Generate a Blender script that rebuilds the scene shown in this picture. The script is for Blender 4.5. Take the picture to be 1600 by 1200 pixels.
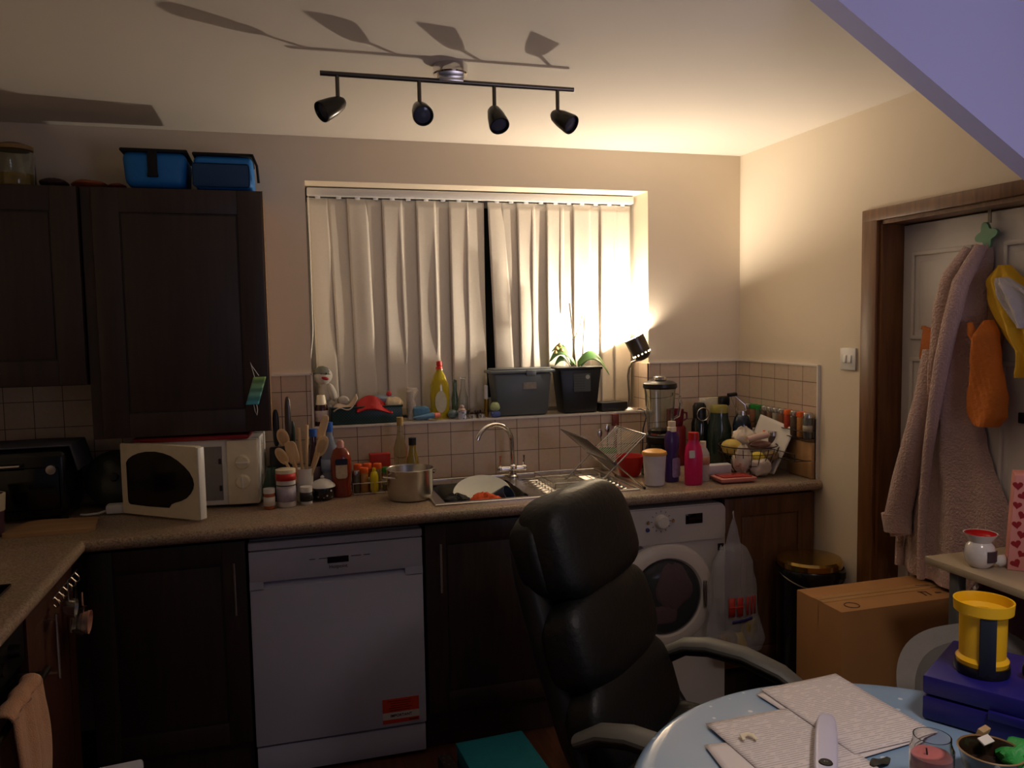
import bpy, bmesh, math, random
from mathutils import Vector, Matrix
random.seed(7)
S = bpy.context.scene
for o in list(bpy.data.objects): bpy.data.objects.remove(o)
COL = S.collection
PI = math.pi

# ------------------------------------------------------------------ camera
cam = bpy.data.cameras.new('camera'); camo = bpy.data.objects.new('camera', cam); COL.objects.link(camo)
YAW, PIT, ROL, FPX = 0.2789, 0.0755, -0.0172, 1253.8
cam.sensor_width = 36.0; cam.lens = 36.0 * FPX / 1600.0; cam.clip_start = 0.02
fw = Vector((math.sin(YAW)*math.cos(PIT), math.cos(YAW)*math.cos(PIT), -math.sin(PIT)))
rt = Vector((math.cos(YAW), -math.sin(YAW), 0)); up = rt.cross(fw)
R2 = rt*math.cos(ROL) + up*math.sin(ROL); U2 = up*math.cos(ROL) - rt*math.sin(ROL)
camo.matrix_world = Matrix(((R2.x, U2.x, -fw.x, 0.1352), (R2.y, U2.y, -fw.y, -3.4068), (R2.z, U2.z, -fw.z, 1.5754), (0, 0, 0, 1)))
S.camera = camo
# ------------------------------------------------------------------ world, exposure, large lights
S.view_settings.view_transform = 'Standard'; S.view_settings.look = 'None'
S.view_settings.gamma = 1.0; S.view_settings.exposure = 1.05; S.view_settings.use_curve_mapping = False
w = bpy.data.worlds.new('world'); S.world = w; w.use_nodes = True
bg = w.node_tree.nodes['Background']; bg.inputs[0].default_value = (0.72, 0.66, 0.86, 1); bg.inputs[1].default_value = 0.03
# added dim bluish fill aimed at the stair panel, for the unseen room
al = bpy.data.lights.new('stair_fill_light', 'AREA'); al.energy = 1.3; al.spread = math.radians(75); al.color = (0.78, 0.72, 1.0); al.shape = 'RECTANGLE'; al.size = 0.9; al.size_y = 0.9
alo = bpy.data.objects.new('stair_fill_light', al); COL.objects.link(alo); alo.location = (1.9, -3.75, 1.45)
alo.rotation_euler = (Vector((1.65, -1.75, 2.2)) - alo.location).to_track_quat('-Z', 'Y').to_euler()
# added warm overhead fill to brighten the table; stands for no known lamp
dl = bpy.data.lights.new('table_fill_light', 'AREA'); dl.energy = 3.4; dl.color = (1.0, 0.86, 0.78); dl.shape = 'DISK'; dl.size = 0.35; dl.spread = math.radians(120)
dlo = bpy.data.objects.new('table_fill_light', dl); COL.objects.link(dlo); dlo.location = (1.3, -2.9, 2.25)
# the reading lamp on the window sill
HEAD_C = Vector((1.720, -0.012, 1.449)); HEAD_D = Vector((-0.40, 0.16, 0.90)).normalized()
pl = bpy.data.lights.new('reading_lamp_light', 'POINT'); pl.energy = 23.0; pl.color = (1.0, 0.86, 0.69); pl.shadow_soft_size = 0.012
plo = bpy.data.objects.new('reading_lamp_light', pl); COL.objects.link(plo); plo.location = HEAD_C + HEAD_D*0.047

# ------------------------------------------------------------------ helpers
class B:
    def __init__(s): s.bm = bmesh.new()
    def _t(s, vs, M):
        if M is not None: bmesh.ops.transform(s.bm, matrix=M, verts=vs)
    def box(s, c, d, rz=0, rx=0, ry=0, bev=0, seg=2, taper=None):
        r = bmesh.ops.create_cube(s.bm, size=1.0); vs = r['verts']
        if taper:
            for v in vs:
                if v.co.z > 0: v.co.x *= taper; v.co.y *= taper
        for v in vs: v.co = Vector((v.co.x*d[0], v.co.y*d[1], v.co.z*d[2]))
        if bev > 0:
            es = list({e for v in vs for e in v.link_edges})
            rr = bmesh.ops.bevel(s.bm, geom=es, offset=bev, segments=seg, affect='EDGES', profile=.5)
            vs = list({v for f in rr['faces'] for v in f.verts} | {v for v in vs if v.is_valid})
        M = Matrix.Translation(c) @ Matrix.Rotation(rz, 4, 'Z') @ Matrix.Rotation(ry, 4, 'Y') @ Matrix.Rotation(rx, 4, 'X')
        s._t(vs, M); return s
    def cyl(s, a, b, r0, r1=None, seg=20, cap=True):
        a = Vector(a); b = Vector(b); r1 = r0 if r1 is None else r1
        d = b-a; q = d.to_track_quat('Z', 'Y').to_matrix().to_4x4()
        r = bmesh.ops.create_cone(s.bm, cap_ends=cap, segments=seg, radius1=max(r0, 1e-5), radius2=max(r1, 1e-5), depth=d.length)
        s._t(r['verts'], Matrix.Translation((a+b)/2) @ q); return s
    def lathe(s, prof, c=(0, 0, 0), seg=28, ax=None, sx=1, sy=1, ang=0):
        M = Matrix.Translation(c)
        if ax is not None: M = M @ Vector(ax).to_track_quat('Z', 'Y').to_matrix().to_4x4()
        rings = []
        for (r, z) in prof:
            if r < 1e-5: rings.append([s.bm.verts.new(M @ Vector((0, 0, z)))])
            else: rings.append([s.bm.verts.new(M @ Vector((r*sx*math.cos(ang+2*PI*k/seg), r*sy*math.sin(ang+2*PI*k/seg), z))) for k in range(seg)])
        for A, Bq in zip(rings, rings[1:]):
            if len(A) == 1 and len(Bq) == 1: continue
            for k in range(seg):
                k2 = (k+1) % seg
                if len(A) == 1: s.bm.faces.new((A[0], Bq[k2], Bq[k]))
                elif len(Bq) == 1: s.bm.faces.new((A[k], A[k2], Bq[0]))
                else: s.bm.faces.new((A[k], A[k2], Bq[k2], Bq[k]))
        return s
    def tube(s, pts, r, seg=8, closed=False, flat=1.0, upv=(0, 0, 1)):
        pts = [Vector(p) for p in pts]; n = len(pts); rings = []; nrm = None
        for i, p in enumerate(pts):
            a = pts[i-1] if (i > 0 or closed) else p; b = pts[(i+1) % n] if (i < n-1 or closed) else p
            t = (b-a).normalized()
            if nrm is None:
                nrm = Vector(upv) - t*Vector(upv).dot(t)
                if nrm.length < 1e-3: nrm = t.orthogonal()
            nrm = (nrm - t*nrm.dot(t)).normalized(); bn = t.cross(nrm)
            rr = r[i] if isinstance(r, (list, tuple)) else r
            rings.append([s.bm.verts.new(p + nrm*rr*flat*math.cos(2*PI*k/seg) + bn*rr*math.sin(2*PI*k/seg)) for k in range(seg)])
        rng = range(n) if closed else range(n-1)
        for i in rng:
            A = rings[i]; C = rings[(i+1) % n]
            for k in range(seg): s.bm.faces.new((A[k], A[(k+1) % seg], C[(k+1) % seg], C[k]))
        if not closed:
            s.bm.faces.new(rings[0][::-1]); s.bm.faces.new(rings[-1])
        return s
    def prism(s, poly, a, b, axis='z'):
        """outline in 2-D extruded from a to b along axis"""
        def P(u, v, t): return {'z': (u, v, t), 'y': (u, t, v), 'x': (t, u, v)}[axis]
        A = [s.bm.verts.new(P(u, v, a)) for u, v in poly]; C = [s.bm.verts.new(P(u, v, b)) for u, v in poly]
        n = len(poly); s.bm.faces.new(A[::-1]); s.bm.faces.new(C)
        for k in range(n): s.bm.faces.new((A[k], A[(k+1) % n], C[(k+1) % n], C[k]))
        return s
    def ell(s, c, r, seg=20, M=None, e=1.0, noise=0, sd=0):
        """superellipsoid; e<1 gives squarer pillows"""
        rd = random.Random(sd); ph = [rd.uniform(0, 6.28) for _ in range(6)]
        n1, n2 = seg//2, seg
        def sp(v, p): return math.copysign(abs(v)**p, v)
        rows = []
        for i in range(n1+1):
            a = -PI/2 + PI*i/n1; row = []
            for k in range(n2):
                b = 2*PI*k/n2
                x = sp(math.cos(a), e)*sp(math.cos(b), e); y = sp(math.cos(a), e)*sp(math.sin(b), e); z = sp(math.sin(a), e)
                f = 1 + noise*(math.sin(3*b+ph[0]+2*a)+math.sin(5*b+ph[1]-3*a)*.6+math.sin(4*a+ph[2]) + (.9*math.sin(9*b+7*a+ph[3])*math.sin(8*a+ph[4]) + .5*math.sin(15*b-11*a+ph[5]) if noise >= .085 else 0))
                v = Vector((x*r[0]*f, y*r[1]*f, z*r[2]*f))
                if M is not None: v = M @ v
                row.append(v + Vector(c))
            rows.append([s.bm.verts.new(row[0])] if i in (0, n1) else [s.bm.verts.new(v) for v in row])
        for A, C in zip(rows, rows[1:]):
            for k in range(n2):
                k2 = (k+1) % n2
                if len(A) == 1: s.bm.faces.new((A[0], C[k2], C[k]))
                elif len(C) == 1: s.bm.faces.new((A[k], A[k2], C[0]))
                else: s.bm.faces.new((A[k], A[k2], C[k2], C[k]))
        return s
    def grid(s, fn, nu, nv, closed=False):
        V = [[s.bm.verts.new(fn(i/nu, j/nv)) for i in range(nu + (0 if closed else 1))] for j in range(nv+1)]
        W = len(V[0])
        for j in range(nv):
            for i in range(nu):
                s.bm.faces.new((V[j][i], V[j][(i+1) % W], V[j+1][(i+1) % W], V[j+1][i]))
        return s

def obj(name, b, m, parent=None, label=None, loc=None, ang=35, sol=0, sub=0, kind=None):
    me = bpy.data.meshes.new(name); bmesh.ops.recalc_face_normals(b.bm, faces=b.bm.faces); b.bm.to_mesh(me); b.bm.free()
    me.polygons.foreach_set('use_smooth', [True]*len(me.polygons)); me.set_sharp_from_angle(angle=math.radians(ang))
    o = bpy.data.objects.new(name, me); COL.objects.link(o); me.materials.append(m)
    if parent is not None: o.parent = parent
    if loc is not None: o.location = loc
    if sol:
        md = o.modifiers.new('thickness', 'SOLIDIFY'); md.thickness = sol; md.offset = 0
    if sub:
        md = o.modifiers.new('smooth', 'SUBSURF'); md.levels = sub; md.render_levels = sub
    if label: o['label'] = label
    if kind: o['kind'] = kind
    return o
def thing(name, label, cat, loc=(0, 0, 0), rz=0, group=None):
    o = bpy.data.objects.new(name, None); COL.objects.link(o); o.empty_display_size = .05
    o.location = loc; o.rotation_euler = (0, 0, rz); o['label'] = label; o['category'] = cat
    if group: o['group'] = group
    return o
def one(name, b, m, label, cat, loc=(0, 0, 0), rz=0, group=None, **k):
    o = obj(name, b, m, None, **k); o.location = loc; o.rotation_euler = (0, 0, rz); o['label'] = label; o['category'] = cat
    if group: o['group'] = group
    return o
def struct(name, b, m, parent=None, **k):
    o = obj(name, b, m, parent, **k)
    if parent is None: o['kind'] = 'structure'
    return o
def copy_tree(o, parent=None):
    c = o.copy(); COL.objects.link(c)
    if parent is not None: c.parent = parent
    for ch in list(o.children): copy_tree(ch, c)
    return c
def dup(o, loc, rz=None, label=None, scale=None):
    c = copy_tree(o); c.location = loc
    if rz is not None: c.rotation_euler = (0, 0, rz)
    if label: c['label'] = label
    if scale: c.scale = scale
    return c
def text(name, txt, size, m, parent, loc, rot=(PI/2, 0, 0), depth=.0004, bold=0.0, sx=1):
    cu = bpy.data.curves.new(name, 'FONT'); cu.body = txt; cu.size = size; cu.extrude = depth; cu.align_x = 'CENTER'; cu.align_y = 'CENTER'; cu.offset = bold
    t = bpy.data.objects.new(name, cu); COL.objects.link(t)
    dg = bpy.context.evaluated_depsgraph_get(); me = bpy.data.meshes.new_from_object(t.evaluated_get(dg))
    bpy.data.objects.remove(t); o = bpy.data.objects.new(name, me); COL.objects.link(o)
    me.materials.clear(); me.materials.append(m); o.parent = parent; o.location = loc; o.rotation_euler = rot; o.scale = (sx, 1, 1)
    return o

# ------------------------------------------------------------------ materials
MC = {}
def lin(c): return tuple(((v/255)/12.92 if v/255 <= .04045 else ((v/255+.055)/1.055)**2.4) for v in c)
def nodes(name):
    m = bpy.data.materials.new(name); m.use_nodes = True; nt = m.node_tree
    return m, nt, nt.nodes['Principled BSDF']
def mat(name, c, rough=.5, metal=0, var=.12, sc=30, bump=0, bsc=None, coat=0, trans=0, ior=1.45, emit=0, alpha=1, sheen=0, transl=0):
    """c: sRGB 0..255 surface colour; a noise texture varies it a little"""
    if name in MC: return MC[name]
    m, nt, p = nodes(name); N, L = nt.nodes, nt.links
    tc = N.new('ShaderNodeTexCoord'); no = N.new('ShaderNodeTexNoise'); no.inputs['Scale'].default_value = sc; no.inputs['Detail'].default_value = 4
    L.new(tc.outputs['Object'], no.inputs['Vector'])
    a = lin(c); mx = N.new('ShaderNodeMix'); mx.data_type = 'RGBA'
    mx.inputs[6].default_value = (*[v*(1-var) for v in a], 1); mx.inputs[7].default_value = (*[min(1, v*(1+var)) for v in a], 1)
    L.new(no.outputs['Fac'], mx.inputs[0]); L.new(mx.outputs[2], p.inputs['Base Color'])
    p.inputs['Roughness'].default_value = rough; p.inputs['Metallic'].default_value = metal; p.inputs['IOR'].default_value = ior
    if coat: p.inputs['Coat Weight'].default_value = coat; p.inputs['Coat Roughness'].default_value = .1
    if trans: p.inputs['Transmission Weight'].default_value = trans
    if sheen: p.inputs['Sheen Weight'].default_value = sheen
    if alpha < 1: p.inputs['Alpha'].default_value = alpha
    if emit:
        L.new(mx.outputs[2], p.inputs['Emission Color']); p.inputs['Emission Strength'].default_value = emit
    if bump:
        n2 = N.new('ShaderNodeTexNoise'); n2.inputs['Scale'].default_value = bsc or sc*4; n2.inputs['Detail'].default_value = 5
        bp = N.new('ShaderNodeBump'); bp.inputs['Strength'].default_value = bump; bp.inputs['Distance'].default_value = .01
        L.new(tc.outputs['Object'], n2.inputs['Vector']); L.new(n2.outputs['Fac'], bp.inputs['Height']); L.new(bp.outputs[0], p.inputs['Normal'])
    if transl:
        tr = N.new('ShaderNodeBsdfTranslucent'); ms = N.new('ShaderNodeMixShader'); ms.inputs[0].default_value = transl
        L.new(mx.outputs[2], tr.inputs[0]); L.new(p.outputs[0], ms.inputs[1]); L.new(tr.outputs[0], ms.inputs[2])
        L.new(ms.outputs[0], N['Material Output'].inputs[0])
    MC[name] = m; return m
def wood(name, c1, c2, rough=.45, axis='z', sc=6, bump=.05, coat=0):
    if name in MC: return MC[name]
    m, nt, p = nodes(name); N, L = nt.nodes, nt.links
    tc = N.new('ShaderNodeTexCoord'); mp = N.new('ShaderNodeMapping')
    mp.inputs['Scale'].default_value = {'z': (8, 8, .6), 'x': (.6, 8, 8), 'y': (8, .6, 8)}[axis]
    no = N.new('ShaderNodeTexNoise'); no.inputs['Scale'].default_value = sc; no.inputs['Detail'].default_value = 7; no.inputs['Distortion'].default_value = .6
    cr = N.new('ShaderNodeValToRGB'); cr.color_ramp.elements[0].position = .3; cr.color_ramp.elements[1].position = .7
    cr.color_ramp.elements[0].color = (*lin(c1), 1); cr.color_ramp.elements[1].color = (*lin(c2), 1)
    L.new(tc.outputs['Object'], mp.inputs[0]); L.new(mp.outputs[0], no.inputs['Vector']); L.new(no.outputs['Fac'], cr.inputs[0]); L.new(cr.outputs[0], p.inputs['Base Color'])
    bp = N.new('ShaderNodeBump'); bp.inputs['Strength'].default_value = bump; bp.inputs['Distance'].default_value = .004
    L.new(no.outputs['Fac'], bp.inputs['Height']); L.new(bp.outputs[0], p.inputs['Normal']); p.inputs['Roughness'].default_value = rough
    if coat: p.inputs['Coat Weight'].default_value = coat
    MC[name] = m; return m
def tiles(name, plane, off):
    m, nt, p = nodes(name); N, L = nt.nodes, nt.links
    tc = N.new('ShaderNodeTexCoord'); sp = N.new('ShaderNodeSeparateXYZ'); cb = N.new('ShaderNodeCombineXYZ')
    ad = N.new('ShaderNodeVectorMath'); ad.operation = 'ADD'; ad.inputs[1].default_value = (off[0], off[1], 0)
    br = N.new('ShaderNodeTexBrick'); br.offset = 0; br.squash = 1
    br.inputs['Scale'].default_value = 1; br.inputs['Brick Width'].default_value = .1; br.inputs['Row Height'].default_value = .1
    br.inputs['Mortar Size'].default_value = .0016; br.inputs['Mortar Smooth'].default_value = .3; br.inputs['Bias'].default_value = 0
    br.inputs['Color1'].default_value = (*lin((214, 192, 170)), 1); br.inputs['Color2'].default_value = (*lin((206, 184, 162)), 1); br.inputs['Mortar'].default_value = (*lin((96, 72, 58)), 1)
    no = N.new('ShaderNodeTexNoise'); no.inputs['Scale'].default_value = 60; mx = N.new('ShaderNodeMix'); mx.data_type = 'RGBA'; mx.blend_type = 'MULTIPLY'; mx.inputs[0].default_value = .25
    L.new(tc.outputs['Object'], sp.inputs[0]); L.new(sp.outputs[0 if plane == 'x' else 1], cb.inputs[0]); L.new(sp.outputs[2], cb.inputs[1])
    L.new(cb.outputs[0], ad.inputs[0]); L.new(ad.outputs[0], br.inputs['Vector']); L.new(tc.outputs['Object'], no.inputs['Vector'])
    L.new(br.outputs['Color'], mx.inputs[6]); L.new(no.outputs['Color'], mx.inputs[7]); L.new(mx.outputs[2], p.inputs['Base Color'])
    bp = N.new('ShaderNodeBump'); bp.invert = True; bp.inputs['Strength'].default_value = .5; bp.inputs['Distance'].default_value = .002
    L.new(br.outputs['Fac'], bp.inputs['Height']); L.new(bp.outputs[0], p.inputs['Normal']); p.inputs['Roughness'].default_value = .38
    return m
def lines_mat(name, base, ink, sc, thr=.55, axis=1, rough=.6):
    """paper with rows of small print"""
    m, nt, p = nodes(name); N, L = nt.nodes, nt.links
    tc = N.new('ShaderNodeTexCoord'); sp = N.new('ShaderNodeSeparateXYZ'); L.new(tc.outputs['Object'], sp.inputs[0])
    def math_(op, a, b=None):
        n = N.new('ShaderNodeMath'); n.operation = op
        for i, v in enumerate((a, b)):
            if v is None: continue
            if isinstance(v, (int, float)): n.inputs[i].default_value = v
            else: L.new(v, n.inputs[i])
        return n.outputs[0]
    fr = math_('FRACT', math_('MULTIPLY', sp.outputs[axis], sc)); row = math_('LESS_THAN', fr, .38)
    no = N.new('ShaderNodeTexNoise'); mp = N.new('ShaderNodeMapping'); mp.inputs['Scale'].default_value = (sc*.34, sc*.97, 1) if axis == 1 else (sc*.02, sc*.55, 1)
    if axis == 2: mp.inputs['Scale'].default_value = (sc*.55, 1, sc*.02)
    L.new(tc.outputs['Object'], mp.inputs[0]); L.new(mp.outputs[0], no.inputs['Vector']); no.inputs['Scale'].default_value = 1; no.inputs['Detail'].default_value = 3
    wd = math_('LESS_THAN', no.outputs['Fac'], thr); f = math_('MULTIPLY', row, wd); f = math_('MULTIPLY', f, .42)
    mx = N.new('ShaderNodeMix'); mx.data_type = 'RGBA'; mx.inputs[6].default_value = (*lin(base), 1); mx.inputs[7].default_value = (*lin(ink), 1)
    L.new(f, mx.inputs[0]); L.new(mx.outputs[2], p.inputs['Base Color']); p.inputs['Roughness'].default_value = rough
    return m
def spots_mat(name, base, spot, sc, thr, rough=.5, coat=0):
    m, nt, p = nodes(name); N, L = nt.nodes, nt.links
    tc = N.new('ShaderNodeTexCoord'); vo = N.new('ShaderNodeTexVoronoi'); vo.inputs['Scale'].default_value = sc
    cr = N.new('ShaderNodeValToRGB'); cr.color_ramp.elements[0].position = thr; cr.color_ramp.elements[1].position = thr+.04
    cr.color_ramp.elements[0].color = (*lin(spot), 1); cr.color_ramp.elements[1].color = (*lin(base), 1)
    L.new(tc.outputs['Object'], vo.inputs['Vector']); L.new(vo.outputs['Distance'], cr.inputs[0]); L.new(cr.outputs[0], p.inputs['Base Color'])
    p.inputs['Roughness'].default_value = rough
    if coat: p.inputs['Coat Weight'].default_value = coat; p.inputs['Coat Roughness'].default_value = .08
    return m
wall_m = mat('wall_paint', (224, 210, 188), .85, var=.03, sc=3, bump=.05, bsc=220)
ceil_m = mat('ceiling_paint', (224, 215, 202), .9, var=.02, sc=3, bump=.03, bsc=200)
stair_m = mat('lilac_paint', (190, 190, 226), .8, var=.03, sc=4)
white_m = mat('white_plastic', (222, 220, 216), .35, var=.03)
dw_m = mat('white_enamel', (190, 193, 214), .3, var=.02)
trim_m = mat('white_tile_trim', (226, 220, 212), .3, var=.03)
black_m = mat('black_plastic', (22, 22, 23), .35, var=.2)
steel_m = mat('steel', (196, 192, 186), .26, 1, var=.08, sc=12)
chrome_m = mat('chrome', (225, 222, 218), .09, 1, var=.03)
darksteel_m = mat('dark_steel', (96, 90, 84), .32, 1, var=.08)
glass_m = mat('clear_glass', (232, 238, 234), .03, trans=1, var=.02)
pane_m = mat('window_glass', (40, 46, 52), .05, var=.02)
cab_m = wood('dark_cabinet_wood', (40, 28, 24), (56, 40, 34), .5)
cabx_m = wood('dark_cabinet_edge', (46, 33, 28), (60, 44, 36), .5)
brown_m = wood('mid_brown_wood', (92, 62, 40), (118, 80, 52), .45)
jamb_m = wood('stained_door_wood', (88, 54, 28), (122, 80, 44), .4)
floor_m = wood('floor_laminate', (70, 42, 30), (104, 66, 46), .4, 'y')
spoon_m = wood('pale_wood', (206, 172, 128), (224, 194, 152), .6)
board_m = wood('board_wood', (168, 128, 84), (192, 152, 104), .55)
orange_m = mat('orange_plastic', (226, 96, 24), .4); red_m = mat('red_plastic', (186, 22, 24), .35); green_m = mat('green_plastic', (30, 130, 50), .4)
cream_m = mat('cream_plastic', (226, 214, 186), .4); label_m = mat('paper_label', (214, 208, 200), .6, var=.1, sc=60)
rubber_m = mat('rubber', (26, 26, 26), .7)
# ================================================================== the room
XR, HC, WL, WR, WT, SILL, XL, YN = 2.2509, 2.3439, .2514, 1.7726, 2.1669, 1.16, -1.106, -3.9
b = B(); b.box(((XL+XR)/2, YN/2+.1, -.05), (XR-XL+.5, -YN+.4, .1)); struct('floor', b, floor_m)
b = B(); b.box(((XL+XR)/2, YN/2+.15, HC+.05), (XR-XL+.5, -YN+.5, .1)); struct('ceiling', b, ceil_m)
b = B()
b.box(((XL-.1+WL)/2, .14, HC/2), (WL-XL+.1, .28, HC)); b.box(((WR+XR+.12)/2, .14, HC/2), (XR+.12-WR, .28, HC))
b.box(((WL+WR)/2, .14, SILL/2), (WR-WL, .28, SILL)); b.box(((WL+WR)/2, .14, (WT+HC)/2), (WR-WL, .28, HC-WT))
struct('wall_back', b, wall_m)
b = B(); b.box((XL-.05, YN/2, HC/2), (.1, -YN, HC)); struct('wall_left', b, wall_m)
DY0, DY1, DT = -.935, -1.70, 1.925
b = B(); b.box((XR+.06, DY0/2, HC/2), (.12, -DY0, HC)); b.box((XR+.06, (DY0+DY1)/2, (DT+HC)/2), (.12, DY0-DY1, HC-DT))
b.box((XR+.06, (DY1+YN)/2, HC/2), (.12, DY1-YN, HC)); b.box((XR+.15, (DY0+DY1)/2, HC/2), (.04, 1.0, HC)); struct('wall_right', b, wall_m)
# tiles: thin slabs of tiling on the walls, with white edging
tb = tiles('wall_tiles_back', 'x', (.072-.1, .09)); tr_ = tiles('wall_tiles_side', 'y', (.0, .09))
TT = 1.378
b = B()
b.box(((XL+WL)/2, -.004, (.91+TT)/2), (WL-XL, .008, TT-.91)); b.box(((WL+WR)/2, -.004, (.91+SILL-.008)/2), (WR-WL, .008, SILL-.008-.91))
b.box(((WR+XR)/2, -.004, (.91+TT)/2), (XR-WR, .008, TT-.91)); struct('trim_1', b, tb, label='beige square wall tiles above the worktop')
b = B(); b.box((XR-.004, -.304, (.91+TT)/2), (.008, .592, TT-.91)); b.box((WR-.003, .075, (SILL+TT)/2), (.006, .15, TT-SILL)); b.box((WL+.003, .075, (SILL+TT)/2), (.006, .15, TT-SILL))
struct('trim_2', b, tr_, label='beige wall tiles on the side wall and window reveals')
b = B(); b.box((WL-.085, -.006, TT+.003), (.17, .012, .008)); b.box((WL-.001, -.006, (SILL+TT)/2), (.008, .012, TT-SILL+.01))
b.box(((WL+WR)/2, -.006, SILL-.003), (WR-WL, .014, .008)); b.box(((WR+XR)/2, -.006, TT+.003), (XR-WR, .012, .007)); b.box((XR-.006, -.3, TT+.003), (.012, .6, .007))
b.box((XR-.006, -.602, (.91+TT)/2), (.013, .008, TT-.91+.01)); struct('trim_3', b, trim_m, label='white plastic tile edging')
b = B(); b.box(((WL+WR)/2, .13, SILL-.002), (WR-WL, .26, .006)); struct('trim_4', b, mat('sill_tile', (196, 182, 164), .35, var=.06), label='pale window sill')
# window behind the blind
b = B()
for x0, x1, z0, z1 in ((WL, WL+.06, SILL, WT), (WR-.06, WR, SILL, WT), (WL, WR, SILL, SILL+.07), (WL, WR, WT-.06, WT), (.98, 1.05, SILL, WT)):
    b.box(((x0+x1)/2, .235, (z0+z1)/2), (x1-x0, .05, z1-z0), bev=.004)
wn = struct('window_1', b, white_m)
b = B(); b.box(((WL+WR)/2, .245, (SILL+WT)/2), (WR-WL-.02, .006, WT-SILL-.02)); obj('pane', b, pane_m, wn)
# doorway
b = B(); b.box((XR-.008, (DY0+.005-.861)/2, 1.97/2), (.018, .079, 1.97), bev=.004); b.box((XR-.008, (-.861+DY1-.07)/2, (DT+1.97)/2), (.019, .91, 1.97-DT), bev=.004)
b.box((XR-.008, DY1-.035, .98), (.018, .07, 1.95), bev=.004)
b.box((XR+.055, DY0-.006, DT/2), (.115, .014, DT)); b.box((XR+.055, (DY0+DY1)/2, DT-.007), (.115, DY0-DY1-.016, .014)); b.box((XR+.055, DY1+.006, DT/2), (.115, .014, DT))
struct('trim_5', b, jamb_m, label='brown stained wooden door frame')
door_m = mat('door_paint', (206, 200, 196), .5, var=.03, sc=5)
DX = XR+.09
b = B(); b.box((DX+.02, (DY0+DY1)/2, .955), (.035, DY0-DY1-.03, 1.9))
for yc in (-1.125, -1.51):
    for z0, z1 in ((1.50, 1.80), (.82, 1.42), (.2, .72)):
        for yy, zz, dy, dz in ((yc-.125, (z0+z1)/2, .016, z1-z0), (yc+.125, (z0+z1)/2, .016, z1-z0), (yc, z0, .266, .016), (yc, z1, .266, .016)):
            b.box((DX+.001, yy, zz), (.012, dy, dz), bev=.004)
        b.box((DX+.003, yc, (z0+z1)/2), (.008, .19, z1-z0-.06), bev=.003)
dr = struct('door_1', b, door_m)
b = B(); b.box((DX-.004, -1.462, 1.255), (.012, .018, .034), bev=.003); obj('latch', b, black_m, dr, 'small black latch')
# stair side panel
b = B(); b.prism([(1.18, 2.42), (2.2505, 1.775), (2.2505, 2.42)], -1.80, -1.74, 'y'); struct('wall_stair', b, stair_m, label='sloping lilac painted side of the staircase')
# light switch
t = thing('light_switch', 'white double light switch on the wall beside the door frame', 'light switch', (XR-.001, -.779, 1.415))
b = B(); b.box((-.004, 0, 0), (.009, .088, .086), bev=.003); obj('plate', b, white_m, t)
for dy in (-.014, .014):
    b = B(); b.box((-.0105, dy, 0), (.007, .018, .03), bev=.002, ry=.12); obj('rocker', b, white_m, t)
# socket
t = thing('wall_socket', 'cream double wall socket on the tiles near the room corner', 'socket', (2.10, -.009, 1.165))
b = B(); b.box((0, -.005, 0), (.15, .01, .088), bev=.003); obj('plate', b, cream_m, t)
for dx in (-.05, .05):
    b = B(); b.box((dx, -.012, .024), (.012, .006, .02), bev=.002); obj('switch', b, white_m, t)
t2 = one('plug', B().box((0, -.017, 0), (.05, .034, .045), bev=.008), black_m, 'black plug pushed into the cream wall socket', 'plug', (2.145, -.02, 1.19))

# ================================================================== vertical blind
t = thing('vertical_blind', 'cream vertical fabric blind hanging in the kitchen window', 'blind', ((WL+WR)/2, .15, SILL))
b = B(); b.box((0, .0, .985), (1.50, .05, .035), bev=.006); obj('headrail', b, white_m, t)
slat_m = mat('blind_fabric', (224, 214, 198), .8, var=.05, sc=90, bump=.12, bsc=600, transl=.12)
zx = lambda v: -.752 + (v-55)/1415*1.487
tops = [57, 140, 215, 290, 358, 425, 500, 572, 640, 714, 808, 872, 940, 1008, 1075, 1138, 1200, 1265, 1330, 1395]
bots = [78, 165, 235, 302, 366, 440, 505, 572, 642, 712, 838, 868, 948, 1002, 1072, 1130, 1196, 1262, 1328, 1393]
rd = random.Random(3)
for i, (a, c) in enumerate(zip(tops, bots)):
    xa, xc = zx(a), zx(c); yaw = rd.uniform(.05, .2); ph = rd.uniform(0, 6.28); am = rd.uniform(.001, .004); dep = .006*(i % 2)
    wv = rd.uniform(.6, 1.6)
    def fn(u, v, xa=xa, xc=xc, yaw=yaw, ph=ph, am=am, dep=dep, wv=wv, i=i):
        x0 = xa*(1-v) + xc*v
        ww = .089; yw = yaw*(1+.6*math.sin(ph+v*3*wv))
        bow = am*math.sin(u*PI*1.3+ph)*math.sin(v*PI*1.0+.3) + .004*math.sin(v*6*wv+ph)*v
        return Vector((x0 + ww*u*math.cos(yw), dep - .03*0 + (u-.5)*ww*math.sin(yw)*.55 + bow, .962 - v*(.962-.010-.006*(i % 3))))
    b = B(); b.grid(fn, 8, 26); s_ = obj('slat', b, slat_m, t, sol=.0008, ang=60)
    b = B(); b.box((xa+.045, 0, .966), (.022, .008, .014), bev=.003); obj('slat_clip', b, white_m, s_)
b = B(); b.tube([(-.745+.05*math.sin(k*.25)*(k > 12)*.5, -.045, .96-k*.046) for k in range(17)], .0016, 6); obj('pull_cord', b, white_m, t)

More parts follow.
